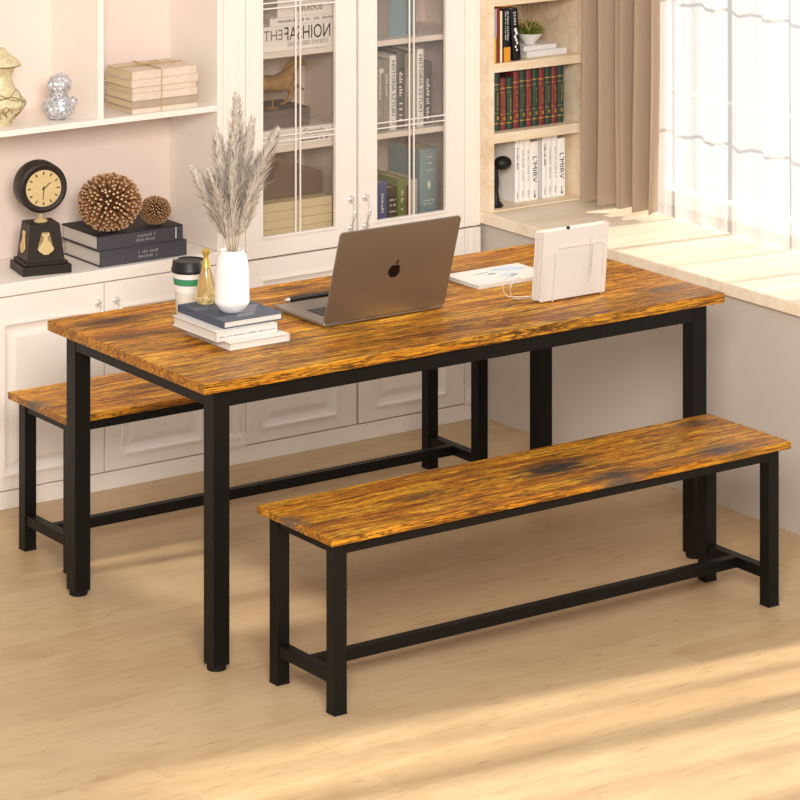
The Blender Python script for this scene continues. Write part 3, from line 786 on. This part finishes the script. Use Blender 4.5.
# ------------------------------------------------------------------ worktop ornaments
ZW = .6632
ck = thing('mantel_clock', 'dark pedestal clock with round ivory dial and shell ornaments', 'clock', (.436, 1.640, ZW), -.2)
b = B(); box(b, -.076, -.066, 0, .076, .066, .026, .002); box(b, -.067, -.058, .026, .067, .058, .036, .002); obj('base', b, 'clock', ck)
b = B(); p0, p1 = .058, .046
vs = [b.verts.new((sx*p, sy*p*.92, z)) for p, z in ((p0, .036), (p1, .146)) for sx, sy in ((-1, -1), (1, -1), (1, 1), (-1, 1))]
for q in ((0, 1, 2, 3), (4, 5, 6, 7), (0, 1, 5, 4), (1, 2, 6, 5), (2, 3, 7, 6), (3, 0, 4, 7)): b.faces.new([vs[i] for i in q])
bmesh.ops.bevel(b, geom=b.edges[:], offset=.0015, segments=2, affect='EDGES'); obj('pedestal', b, 'clock', ck)
fan = [(-.003, .053), (-.008, .058), (-.011, .053), (-.005, .046), (-.0055, .038), (-.014, .026), (-.022, .016)]
fan += [(-.0215+.043*i/8, .014-.0135*math.sin(PI*i/8)-(.002 if i % 2 else 0)) for i in range(0, 9)]
fan += [(-x, y) for x, y in [(-.014, .026), (-.0055, .038), (-.005, .046), (-.011, .053), (-.008, .058), (-.003, .053)]]
sl = math.atan2(.012*.92, .110)
b = B(); prism(b, [(x*1.15, y*1.12) for x, y in fan], (0, -.0520, .058), XH, Vector((0, math.sin(sl), math.cos(sl))), -YH, .004); obj('shell_ornament', b, 'ivory', ck)
b = B(); prism(b, [(x*1.0, y*1.12) for x, y in fan], (-.0560, 0, .058), -YH, Vector((math.sin(.1), 0, math.cos(.1))), -XH, .004); obj('shell_ornament', b, 'ivory', ck)
b = B(); lathe(b, [(0, .146), (.020, .146), (.021, .149), (.014, .155), (.006, .160), (.006, .1755), (0, .1755)], 24); obj('neck', b, 'ivory', ck, smooth=True)
CZ = .250; b = B()
lathe(b, [(0, -.046), (.066, -.046), (.073, -.042), (.0755, -.034), (.0755, .018), (.0735, .026), (.066, .030), (.060, .028), (0, .026)], 56, (0, 0, CZ), ax='y'); obj('case', b, 'clock', ck, smooth=True)
b = B(); lathe(b, [(0, .0265), (.054, .0265), (.0545, .0285), (0, .0295)], 56, (0, 0, CZ), ax='y'); dial = obj('dial', b, 'ivory', ck)
b = B()
for k in range(12):
    a = k*PI/6; ex = Vector((math.cos(a), 0, -math.sin(a))); ey = Vector((math.sin(a), 0, math.cos(a)))
    prism(b, [(-.0016, .040), (.0016, .040), (.0016, .050), (-.0016, .050)], (0, -.0295, CZ), ex, ey, -YH, .0008)
obj('hour_marks', b, 'ink', dial)
def hand(a, l, w):
    b = B(); ex = Vector((math.cos(a), 0, -math.sin(a))); ey = Vector((math.sin(a), 0, math.cos(a)))
    prism(b, [(-w, -.006), (w, -.006), (w*.6, l), (-w*.6, l)], (0, -.0302, CZ), ex, ey, -YH, .0008)
    obj('clock_hand', b, 'ink', dial)
hand(math.radians(52), .027, .0016); hand(math.radians(184), .034, .0013)
b = B(); lathe(b, [(0, .0300), (.003, .0300), (.003, .0320), (0, .0320)], 14, (0, 0, CZ), ax='y'); obj('pin', b, 'ink', dial)

b1 = book('book', 'lower dark slate book lying on the worktop beside the clock', (.598, 1.566, ZW), (.302, .225, .0480), 'slate', spine='front', ct=.004, group='dark books on the worktop')
marks(b1, (.165, -.0004, .024), .065, .026, XH, ZH, 'silver_ink', 2, 9, 11)
b2 = book('book', 'upper dark slate book lying on the worktop, under the spiky balls', (.592, 1.572, ZW+.0483), (.298, .222, .0455), 'slate', spine='front', ct=.004, top='slate_top', group='dark books on the worktop')
marks(b2, (.165, -.0004, .024), .065, .026, XH, ZH, 'silver_ink', 2, 9, 12)
b = B(); box(b, .272, -.0004, .006, .275, .0, .040); obj('spine_line', b, 'white_ink', b2)
ZT = ZW+.0483+.0455
def spiky(label, x, y, R, n, rs, seed):
    r = thing('spiky_ball', label, 'ornament', (x, y, ZT+R*.985*.89), 0, 'spiky balls on the dark books'); r.scale = (1, 1, .89)
    b = B(); blob(b, (0, 0, 0), R*.64, 3); obj('core', b, 'spikecore', r, smooth=True)
    b = B(); ga = PI*(3-math.sqrt(5)); rnd = random.Random(seed)
    for i in range(n):
        z = 1-2*(i+.5)/n; q = math.sqrt(1-z*z); a = ga*i
        d = (Vector((q*math.cos(a), q*math.sin(a), z))+Vector((rnd.uniform(-1, 1), rnd.uniform(-1, 1), rnd.uniform(-1, 1)))*.05).normalized(); k = rnd.uniform(.93, 1.0)
        tube(b, [d*R*.58, d*R*.85*k, d*R*.955*k], [rs*.8, rs, rs], 7, 0)
        tube(b, [d*R*.95*k, d*R*.975*k, d*R*.985*k], [rs, rs*.9, rs*.35], 7, 1)
    obj('spikes', b, ['spike', 'spiketip'], r, smooth=True)
spiky('large brown spiky ball resting on the dark books', .652, 1.605, .103, 440, .0042, 3)
spiky('small brown spiky ball beside the large one on the dark books', .8165, 1.612, .0515, 420, .0021, 4)

# ------------------------------------------------------------------ upper shelf ornaments
ZU = 1.1113
jr = thing('ceramic_jar', 'yellowish crackled ceramic jar with lid on the upper shelf', 'jar', (.300, 1.645, ZU))
b = B(); lathe(b, [(0, 0), (.032, 0), (.034, .004), (.040, .012), (.066, .045), (.0790, .062), (.076, .071), (.055, .098), (.042, .120), (.036, .143), (.037, .150), (.046, .168), (.052, .176), (0, .176)], 48); obj('body', b, 'jar', jr, smooth=True)
b = B(); lathe(b, [(0, .1762), (.060, .1762), (.062, .179), (.052, .196), (.030, .211), (.020, .214), (.021, .219), (.021, .224), (.012, .229), (0, .231)], 48); obj('lid', b, 'jar', jr, smooth=True)
b = B()
def jr_r(z):
    pr = [(.034, .004), (.040, .012), (.066, .045), (.0790, .062), (.076, .071), (.055, .098), (.042, .120), (.036, .143)]
    for (r0, z0), (r1, z1) in zip(pr, pr[1:]):
        if z0 <= z <= z1: return r0+(r1-r0)*(z-z0)/(z1-z0)
    return .05
for k in range(34):
    a0 = k*2*PI/13+.3*(k % 3); z0 = .010+.045*((k*7) % 10)/10; pts = []
    for i in range(16):
        t = i/15*2*PI*.8; a = a0+.16*math.cos(t)*(1-i/30); z = z0+.018*math.sin(t)*(1-i/30)+.012
        z = min(max(z, .006), .12); rr = jr_r(z)+.0006; pts.append((rr*math.cos(a), rr*math.sin(a), z))
    tube(b, pts, .0012, 5)
for k in range(3):
    pts = []
    for i in range(60):
        a = 2*PI*i/60; z = .092+.010*math.sin(3*a+k*2)+.008*k-.012; rr = jr_r(z)+.0006; pts.append((rr*math.cos(a), rr*math.sin(a), z))
    tube(b, pts, .0012, 5, closed=True)
obj('relief_scrolls', b, 'jarline', jr)
b = B(); lathe(b, [(.0605, .1755), (.0632, .1765), (.0632, .179), (.0605, .1795)], 48); obj('rim', b, 'jarline', jr)

fg = thing('bird_figurine', 'small crumpled silver bird figurine on the upper shelf', 'figurine', (.490, 1.628, ZU))
b = B()
for (c, r, sc) in (((0, 0, .036), .048, (1.0, .9, .76)), ((0, 0, .075), .027, (1, 1, .7)), ((.002, -.005, .106), .0325, (1.05, 1, .95)), ((.042, -.01, .052), .012, (1.2, .8, .8)), ((-.030, -.012, .104), .012, (1.4, .8, .8))):
    blob(b, c, r, 4, .12, 2.5, sc)
for v in b.verts:
    v.co += Vector((noise.noise(v.co*90), noise.noise(v.co*90+Vector((5, 0, 0))), noise.noise(v.co*90+Vector((0, 9, 0)))))*.0048
    if v.co.z < .002: v.co.z = .0005
obj('body', b, 'silver', fg)
# tied stack of paper-covered books
tz = ZU; cfg = [(0.708, 1.563, 0.228, .165, .0160, 'kraft', 'bottom'), (0.704, 1.561, 0.234, .168, .0225, 'kraft_grey', 'second from the bottom, greyer'), (0.708, 1.565, 0.228, .165, .0235, 'kraft', 'third from the bottom'), (0.710, 1.567, 0.224, .16, .0175, 'kraft', 'third from the top, thin'), (0.704, 1.562, 0.234, .166, .0235, 'kraft', 'second from the top'), (0.708, 1.565, 0.226, .162, .0255, 'kraft', 'top')]
for i, (x, y, w, d, h, m, lb) in enumerate(cfg):
    bk = book('paper_covered_book', f'buff paper-covered book, {lb} of the string-tied stack', (x, y, tz+.0002), (w, d, h-.0004), m, 'pages_cream', spine='front', group='string-tied books on the upper shelf')
    tz += h
top = tz; b = B(); xs_ = .708+.228*.43; yf, yb = 1.5585, 1.732
tube(b, [(xs_, yf, ZU+.004), (xs_+.002, yf, top-.004), (xs_, yf+.003, top+.002), (xs_, yb-.003, top+.002), (xs_, yb+.001, top-.004), (xs_, yb+.001, ZU+.004)], .0018, 6)
tube(b, [(.706, 1.648, top+.003), (.77, 1.645, top+.0035), (xs_, 1.643, top+.0045), (.934, 1.647, top+.003)], .0018, 6)
for sgn in (-1, 1):
    tube(b, [(xs_+sgn*.035*math.sin(PI*i/10)*1.0, 1.643+.018*math.sin(2*PI*i/10), top+.004+.006*math.sin(PI*i/10)) for i in range(11)], .0015, 6)
o = obj('jute_string', b, 'string'); tag(o, 'jute string tied round the stack of paper-covered books', 'string')

# ------------------------------------------------------------------ inside the glass cabinet, left door
ZA, ZB_, ZC = 1.2502, .9552, .6683
def carton(name, label, x0, y0, z0, w, d, h, m, cat='box', group=None, lid=None):
    r = thing(name, label, cat, (x0, y0, z0), 0, group)
    b = B(); box(b, 0, 0, 0, w, d, h-(lid or 0), .0012, seg=1); obj('body', b, m, r)
    if lid:
        b = B(); box(b, -.0015, -.0015, h-lid+.0004, w+.0015, d+.0015, h, .0012, seg=1); obj('lid', b, m, r)
    return r
q = book('book', 'large white book with bold black lettering, lowest on the cabinet top shelf', (1.150, 1.585, ZA), (.335, .20, .078), 'bright_paper', spine='front', ct=.0015, group='white pile on the cabinet top shelf')
lettering(q, 'NOIHSAF', (.203, -.0006, .051), .172, .043, -XH, ZH, 'ink')
lettering(q, 'EHT', (.075, -.0006, .050), .07, .032, -XH, ZH, 'grey_ink')
lettering(q, 'OOB KO OBELLIV EIES', (.205, -.0006, .018), .15, .013, -XH, ZH, 'grey_ink')
q = book('book', 'thin white book with small grey print, middle of the white pile in cabinet', (1.215, 1.587, ZA+.0783), (.28, .19, .024), 'bright_paper', spine='front', ct=.0015, group='white pile on the cabinet top shelf')
marks(q, (.14, -.0004, .013), .22, .012, XH, ZH, 'grey_ink', 1, 20, 21)
q = book('book', 'white book with mirrored black lettering, highest of the white pile in cabinet', (1.245, 1.590, ZA+.1026), (.25, .18, .075), 'bright_paper', spine='front', ct=.0015, group='white pile on the cabinet top shelf')
lettering(q, 'SUOIUE.IL', (.115, -.0006, .022), .105, .015, -XH, ZH, 'ink')
marks(q, (.13, -.0004, .055), .06, .014, XH, ZH, 'grey_ink', 1, 6, 23)
q = carton('storage_box', 'grey storage box at the back of the cabinet top shelf', 1.06, 1.70, ZA, .085, .11, .17, 'greybox')
q = book('book', 'wide white book with black scribbled print below the dark grey box', (1.150, 1.580, ZB_), (.298, .21, .050), 'bright_paper', spine='front', ct=.0015)
lettering(q, 'Grands', (.225, -.0006, .036), .08, .016, XH, ZH, 'ink'); marks(q, (.225, -.0004, .013), .10, .018, XH, ZH, 'ink', 1, 9, 31)
q = carton('storage_box', 'dark grey box under the golden horse in the glass cabinet', 1.150, 1.600, ZB_+.0502, .222, .17, .057, 'greybox', lid=.018)
# horse
hz = ZB_+.0502+.0572
hr = thing('horse_figurine', 'golden galloping horse figurine behind the left glass door', 'figurine', (1.268, 1.640, hz)); hr.scale = (.95,)*3
me = bpy.data.meshes.new('h'); 
V = [(-.075, 0, .086), (-.035, 0, .082), (.01, 0, .080), (.044, 0, .090), (.066, 0, .116), (.082, 0, .140), (.090, 0, .152), (.108, 0, .142), (.124, 0, .128),
     (.052, .012, .072), (.080, .014, .056), (.106, .014, .062), (.116, .014, .048), (.124, .014, .048),
     (.048, -.012, .070), (.056, -.014, .042), (.040, -.014, .024), (.022, -.014, .014), (.010, -.014, .014),
     (-.082, .012, .072), (-.098, .014, .050), (-.124, .014, .040), (-.142, .014, .022), (-.150, .014, .018),
     (-.072, -.012, .070), (-.066, -.014, .044), (-.088, -.014, .028), (-.104, -.014, .012), (-.094, -.014, .004)]
Ed = [(0, 1), (1, 2), (2, 3), (3, 4), (4, 5), (5, 6), (6, 7), (7, 8), (3, 9), (9, 10), (10, 11), (11, 12), (12, 13), (3, 14), (14, 15), (15, 16), (16, 17), (17, 18), (0, 19), (19, 20), (20, 21), (21, 22), (22, 23), (0, 24), (24, 25), (25, 26), (26, 27), (27, 28)]
Rr = [.031, .031, .031, .032, .021, .015, .0125, .0095, .0065, .015, .0085, .006, .0045, .005, .015, .0085, .006, .0045, .005, .019, .011, .006, .0045, .005, .019, .011, .006, .0045, .005]
me.from_pydata(V, Ed, []); ho = bpy.data.objects.new('h', me); COL.objects.link(ho)
sk = ho.modifiers.new('s', 'SKIN'); ho.modifiers.new('u', 'SUBSURF').levels = 2
for i, v in enumerate(me.skin_vertices[0].data): v.radius = (Rr[i], Rr[i]); v.use_root = (i == 1)
dg = bpy.context.evaluated_depsgraph_get(); dg.update()
m2 = bpy.data.meshes.new_from_object(ho.evaluated_get(dg)); bpy.data.objects.remove(ho)
m2.materials.clear(); m2.materials.append(M['horse'])
for p in m2.polygons: p.use_smooth = True; p.material_index = 0
o = bpy.data.objects.new('body', m2); COL.objects.link(o); o.parent = hr
b = B(); rnd = random.Random(2)
for i in range(26):
    t = i/25; x, z = .050+.038*t, .120+.034*t
    tube(b, [(x, rnd.uniform(-.004, .004), z), (x-.014, rnd.uniform(-.007, .007), z+.006), (x-.026, rnd.uniform(-.008, .008), z-.004)], [.003, .0026, .0008], 5)
obj('mane', b, 'horse', hr)
b = B()
for i in range(12): tube(b, [(-.096, 0, .092), (-.115, rnd.uniform(-.004, .004), .098), (-.138, rnd.uniform(-.008, .008), .088+rnd.uniform(-.01, .006)), (-.155, rnd.uniform(-.01, .01), .068+rnd.uniform(-.012, .01))], [.004, .004, .003, .001], 5)
obj('tail', b, 'horse', hr)
b = B()
for s in (-1, 1): tube(b, [(.088, s*.006, .160), (.089, s*.008, .172)], [.0042, .0008], 6)
obj('ears', b, 'horse', hr)
b = B(); tube(b, [(-.01, 0, 0), (-.01, 0, .07)], .0028, 8); lathe(b, [(0, 0), (.022, 0), (.022, .003), (.008, .005), (0, .005)], 20, (-.01, 0, 0)); obj('support_rod', b, 'horse', hr)
# cream boxes below
for i, lb in enumerate(('bottom cream box of the four behind the left glass door', 'second cream box from the bottom behind the left glass door', 'third cream box from the bottom behind the left glass door', 'topmost cream box of the four behind the left glass door')):
    carton('flat_box', lb, 1.150, 1.590, ZC+.0272*i, .300, .19, .0262, 'creambox', group='cream boxes in the cabinet')
mf = thing('cabinet_shade', 'taupe slant-topped block standing in for shade above the cream boxes', 'shade block', (1.150, 1.64, ZC+.1090))  # solid block added where the cabinet back is only in shadow
b = B(); prism(b, [(0, 0), (.295, 0), (.295, .070), (.07, .150), (0, .150)], (0, 0, 0), XH, ZH, YH, .10); obj('body', b, 'taupe', mf)
b = B(); box(b, .075, -.002, .062, .115, .0, .095, .001); obj('dark_rectangle', b, 'greybox', mf)

# ------------------------------------------------------------------ inside the glass cabinet, right door
G = 'books behind the right glass door'
def spine_text(r, s, w, h, zc, wd, ln, m, yy=-.0008):
    lettering(r, s, (w/2, yy, zc), ln, wd, -ZH, XH, m)
def spine_marks(r, w, zc, ln, wd, m, seed, rows=1, n=14): marks(r, (w/2, -.0004, zc), ln, wd, -ZH, XH, m, rows, n, seed)
row = [(1.628, .026, .230, 'warmgrey', 'leftmost warm grey book on the middle shelf behind the right glass door', 'BOOK', 0),
       (1.655, .023, .228, 'warmgrey', 'second grey book from the left on the middle shelf behind right glass', None, 0),
       (1.679, .026, .238, 'bright_paper', 'left one of two white books lettered HISTORIA SZTUKI in the cabinet', 'H', 1),
       (1.706, .032, .250, 'darkgrey', 'tall dark grey book right of the left lettered white book', None, 2),
       (1.739, .021, .240, 'warmgrey', 'slim grey book left of the glazing bar on the middle shelf', None, 0),
       (1.761, .024, .240, 'palegreen', 'pale sage book right of the glazing bar on the middle shelf', None, 0),
       (1.786, .026, .248, 'bright_paper', 'right one of two white books lettered HISTORIA SZTUKI in the cabinet', 'H', 1),
       (1.813, .030, .205, 'darkgrey', 'rightmost dark grey book on the middle shelf behind the right glass door', None, 2)]
for i, (x, w, h, m, lb, tx, k) in enumerate(row):
    r = upright('book', lb, x, 1.600, ZB_, w, .17, h, m, group=G)
    if k == 1:
        spine_text(r, 'HISTORIA SZTUKI', w, h, h*.56, w*.52, h*.74, 'ink'); spine_marks(r, w, h*.09, .02, w*.5, 'ink', 3, 1, 3)
    elif k == 2: spine_marks(r, w, h*.42, h*.62, w*.6, 'white_ink', 40+i, 1, 12)
    else:
        spine_marks(r, w, h*.62, h*.35, w*.45, 'white_ink', 50+i, 1, 9)
        if i == 0:
            b = B(); lathe(b, [(0, .0005), (.009, .0005), (.009, .0012), (0, .0014)], 20, (w/2+.003, -.0008, h*.84), ax='y'); obj('round_mark', b, 'white_ink', r)
q = upright('book', 'tall dusty blue book on the top shelf behind the right glass door', 1.690, 1.62, ZA, .105, .17, .30, 'blue')
q = upright('book', 'warm grey book on the top shelf, left of the dusty blue one', 1.640, 1.61, ZA, .045, .17, .31, 'warmgrey')
low = [(1.628, .009, .105, 'darkgrey', 'thin dark book at the left end of the bottom shelf', 0), (1.6385, .037, .122, 'purple', 'violet-blue book on the bottom shelf behind the right glass door', 1),
       (1.677, .038, .100, 'olive', 'dark olive book beside the violet-blue one', 2), (1.7165, .034, .125, 'lime', 'moss green book beside the dark olive one', 1),
       (1.7515, .012, .095, 'red', 'thin deep red book behind the glazing bar on the bottom shelf', 0), (1.7645, .030, .118, 'paper', 'cream book between the red one and large blue one', 0),
       (1.796, .068, .212, 'blue', 'large dusty blue book at the right end of the bottom shelf', 3)]
for i, (x, w, h, m, lb, k) in enumerate(low):
    r = upright('book', lb, x, 1.610 if k != 3 else 1.600, ZC, w, .175, h, m, 'pages_cream', group=G)
    if k == 1: spine_marks(r, w, h*.45, h*.5, w*.4, 'white_ink', 60+i, 1, 6)
    if k == 2:
        for zz in (.62, .45, .25): marks(r, (w/2, -.0004, h*zz), w*.6, .010, XH, ZH, 'white_ink', 1, 5, 70+int(zz*9))
    if k == 3:
        b = B(); flat = [(.0, .016), (.008, 0), (0, -.016), (-.008, 0)]
        prism(b, flat, (w*.52, -.0006, h*.45), XH, ZH, -YH, .0006); obj('diamond_mark', b, 'white_ink', r)
        for zz, s in ((.22, 81), (.17, 82)): marks(r, (w*.5, -.0004, h*zz), w*.6, .008, XH, ZH, 'white_ink', 1, 8, s)
        for zz, s in ((.88, 83), (.78, 84), (.68, 85)): marks(r, (w*.55, -.0004, h*zz), w*.3, .008, XH, ZH, 'white_ink', 1, 3, s)
q = upright('book', 'tall dark blue book standing behind the moss green book', 1.722, 1.788, ZC, .040, .042, .215, 'navy', group=G)

# ------------------------------------------------------------------ bookcase contents
G = 'leather books on the bookcase middle shelf'
names_ = ['first', 'second', 'third', 'fourth', 'fifth', 'sixth', 'seventh', 'eighth', 'ninth', 'tenth', 'eleventh', 'twelfth']
cols = 'ggrgrgrgrgrg'; hs = [.184, .186, .168, .168, .186, .188, .187, .189, .188, .190, .189, .190]
zz = .9223
first = {}
for i in range(12):
    m = 'leather_g' if cols[i] == 'g' else 'leather_r'; h = hs[i]; w = .0240
    lb = f'{"green" if cols[i]=="g" else "burgundy"} leather book with gold bands, {names_[i]} from the left in its row'
    upright('leather_book', lb, 2.0225+.0262*i, 1.537, zz, w, .13, h, m, m, group=G, bands=[(.12, .0030), (.30, .0014), (.72, .0014), (.80, .0030)], bulge=.007)
    r = bpy.data.objects['leather_book' if i == 0 else 'leather_book.%03d' % i]
    b = B()
    prism(b, [(0, .007), (.005, .002), (.0035, -.006), (-.0035, -.006), (-.005, .002)], (w/2, -.0008, h*.225), XH, ZH, -YH, .0006); obj('gilt_emblem', b, 'gold', r)
    marks(r, (w/2, -.0010, h*.52), .055, .009, -ZH, XH, 'gold', 1, 9, 200+i)
# white books bottom
G = 'white books on the bookcase bottom'
zz = Z0+.0062
labs = [['left end white book of the left white block, with its pale side showing', 'second white book of the left white block', 'third white book of the left white block', 'fourth white book of the left block, with large lettering'],
        ['left end white book of the right white block', 'second white book of the right white block', 'third white book of the right white block', 'fourth white book of the right block, with large lettering']]
for g, x0 in enumerate((2.150, 2.262)):
    for i, (w, h) in enumerate(((.021, .208), (.022, .211), (.021, .209), (.032, .190))):
        x = x0+sum((.021, .022, .021)[:i])+.0003*i
        r = upright('white_book', labs[g][i], x, 1.562, zz, w-.0004, .15, h, 'bright_paper', group=G)
        if i == 0: spine_marks(r, w, h*.68, .07, w*.40, 'ink', 90+g, 1, 12)
        elif i == 3: spine_text(r, "L'MIRV", w, h, h*.52, w*.55, .085, 'ink')
        else: spine_marks(r, w, h*.55, .10, w*.28, 'grey_ink', 92+i+3*g, 1, 20)
        spine_marks(r, w, h*.11, .022, w*.3, 'grey_ink', 99+i, 1, 4)
        if i == 3:
            b = B(); prism(b, [(0, .006), (.005, 0), (0, -.006), (-.005, 0)], (w/2, -.0006, h*.06), XH, ZH, -YH, .0006); obj('emblem', b, 'grey_ink', r)
bo = thing('black_ornament', 'glossy black round-headed ornament half hidden left of the white books', 'ornament', (2.060, 1.545, zz))
b = B(); lathe(b, [(0, 0), (.022, 0), (.024, .006), (.012, .02), (.008, .05), (.010, .08), (.007, .125), (0, .13)], 24); blob(b, (.018, -.012, .142), .027, 3, 0, 1, (1.15, 1, .85)); obj('body', b, 'lid', bo, smooth=True)
# upper shelf of the bookcase
zz = 1.1482
G = 'books on the bookcase upper shelf'
r = upright('book', 'yellow and lilac book at the left end of the bookcase upper shelf', 2.0215, 1.508, zz, .0135, .14, .176, 'yellow', group=G)
b = B(); box(b, .0003, -.0008, .085, .0132, .004, .1755); obj('spine_upper', b, 'lilac', r)
r = upright('book', 'deep red book on the bookcase upper shelf', 2.0358, 1.511, zz, .0168, .14, .178, 'red', group=G)
r = upright('book', 'cream and orange book left of the black lettered ones', 2.0534, 1.513, zz, .010, .14, .166, 'creambox', group=G)
r = upright('book', 'black book with orange foot and white lettering along its spine', 2.0645, 1.508, zz, .0255, .14, .172, 'blackcover', group=G)
b = B(); box(b, .0003, -.001, .0003, .0252, .004, .048); obj('spine_foot', b, 'orange', r)
spine_text(r, 'the Center of A Name', .032, 0, .118, .009, .095, 'white_ink'); spine_marks(r, .013, .118, .09, .005, 'white_ink', 111, 1, 16)
r = upright('book', 'black book leaning sideways with white splashes on its spine', 2.1115, 1.525, zz, .030, .14, .168, 'blackcover', group=G, tilt=-.0)
r.rotation_euler = (0, -.085, 0); r.location.x = 2.1075; r.location.y = 1.512
spine_text(r, 'STAN', .030, 0, .138, .010, .042, 'white_ink')
b = B()
for k in range(7): blob(b, (.015+.004*math.sin(k*2.1), -.0006, .100-.011*k), .006-.0004*k, 2, .3, 5, (1, .12, 1.1))
obj('spine_splash', b, 'white_ink', r)
r = book('book', 'small yellow book lying on top of the black books', (2.0560, 1.515, 1.3265-.0002), (.050, .10, .006), 'orange', 'pages_cream', spine='front', ct=.001)
r = book('book', 'lower white book lying under the plant bowl in the bookcase', (2.178, 1.535, zz), (.165, .12, .020), 'white', spine='front', group='white books under the plant bowl')
r = book('book', 'upper white book lying directly under the plant bowl', (2.172, 1.545, zz+.0203), (.135, .11, .015), 'white', spine='front', group='white books under the plant bowl')
pb = thing('potted_plant', 'mossy green plant in a white bowl on two white books', 'plant', (2.237, 1.598, zz+.0355))
b = B(); lathe(b, [(0, 0), (.018, 0), (.020, .004), (.034, .018), (.043, .034), (.040, .034), (.031, .019), (.018, .008), (0, .007)], 36); obj('bowl', b, 'white', pb, smooth=True)
b = B(); lathe(b, [(0, .0245), (.0345, .0245), (0, .027)], 24); obj('soil', b, 'spikecore', pb)
b = B(); rnd = random.Random(8)
for i in range(420):
    a = rnd.uniform(0, 2*PI); q = math.sqrt(rnd.random())*.034; p = Vector((q*math.cos(a), q*math.sin(a), .028+rnd.uniform(0, .035)*(1-q/.06)))
    d = Vector((math.cos(a)*q/.03+rnd.uniform(-.5, .5), math.sin(a)*q/.03+rnd.uniform(-.5, .5), rnd.uniform(.4, 1.3))).normalized()
    ln = rnd.uniform(.012, .024); s = d.cross(Vector((rnd.random(), rnd.random(), .3))).normalized()*ln*.22
    v = [b.verts.new(x) for x in (p, p+d*ln*.5+s, p+d*ln, p+d*ln*.5-s)]; b.faces.new(v)
obj('leaves', b, 'plant', pb, keep=True)
b = B()
for i in range(16):
    a = rnd.uniform(0, 2*PI); p = Vector((.018*math.cos(a), .018*math.sin(a), .026)); pts = [p]
    d = Vector((math.cos(a)*.7, math.sin(a)*.4, 1)).normalized()
    L_ = rnd.uniform(.08, .128)
    for k in range(6):
        p = p+d*L_/6; d = (d+Vector((rnd.uniform(-.35, .35), rnd.uniform(-.2, .2), rnd.uniform(-.15, .05)))).normalized(); pts.append(p.copy())
    tube(b, pts, [.0019]*3+[.0014]*4, 5)
obj('dry_twigs', b, 'twig', pb)
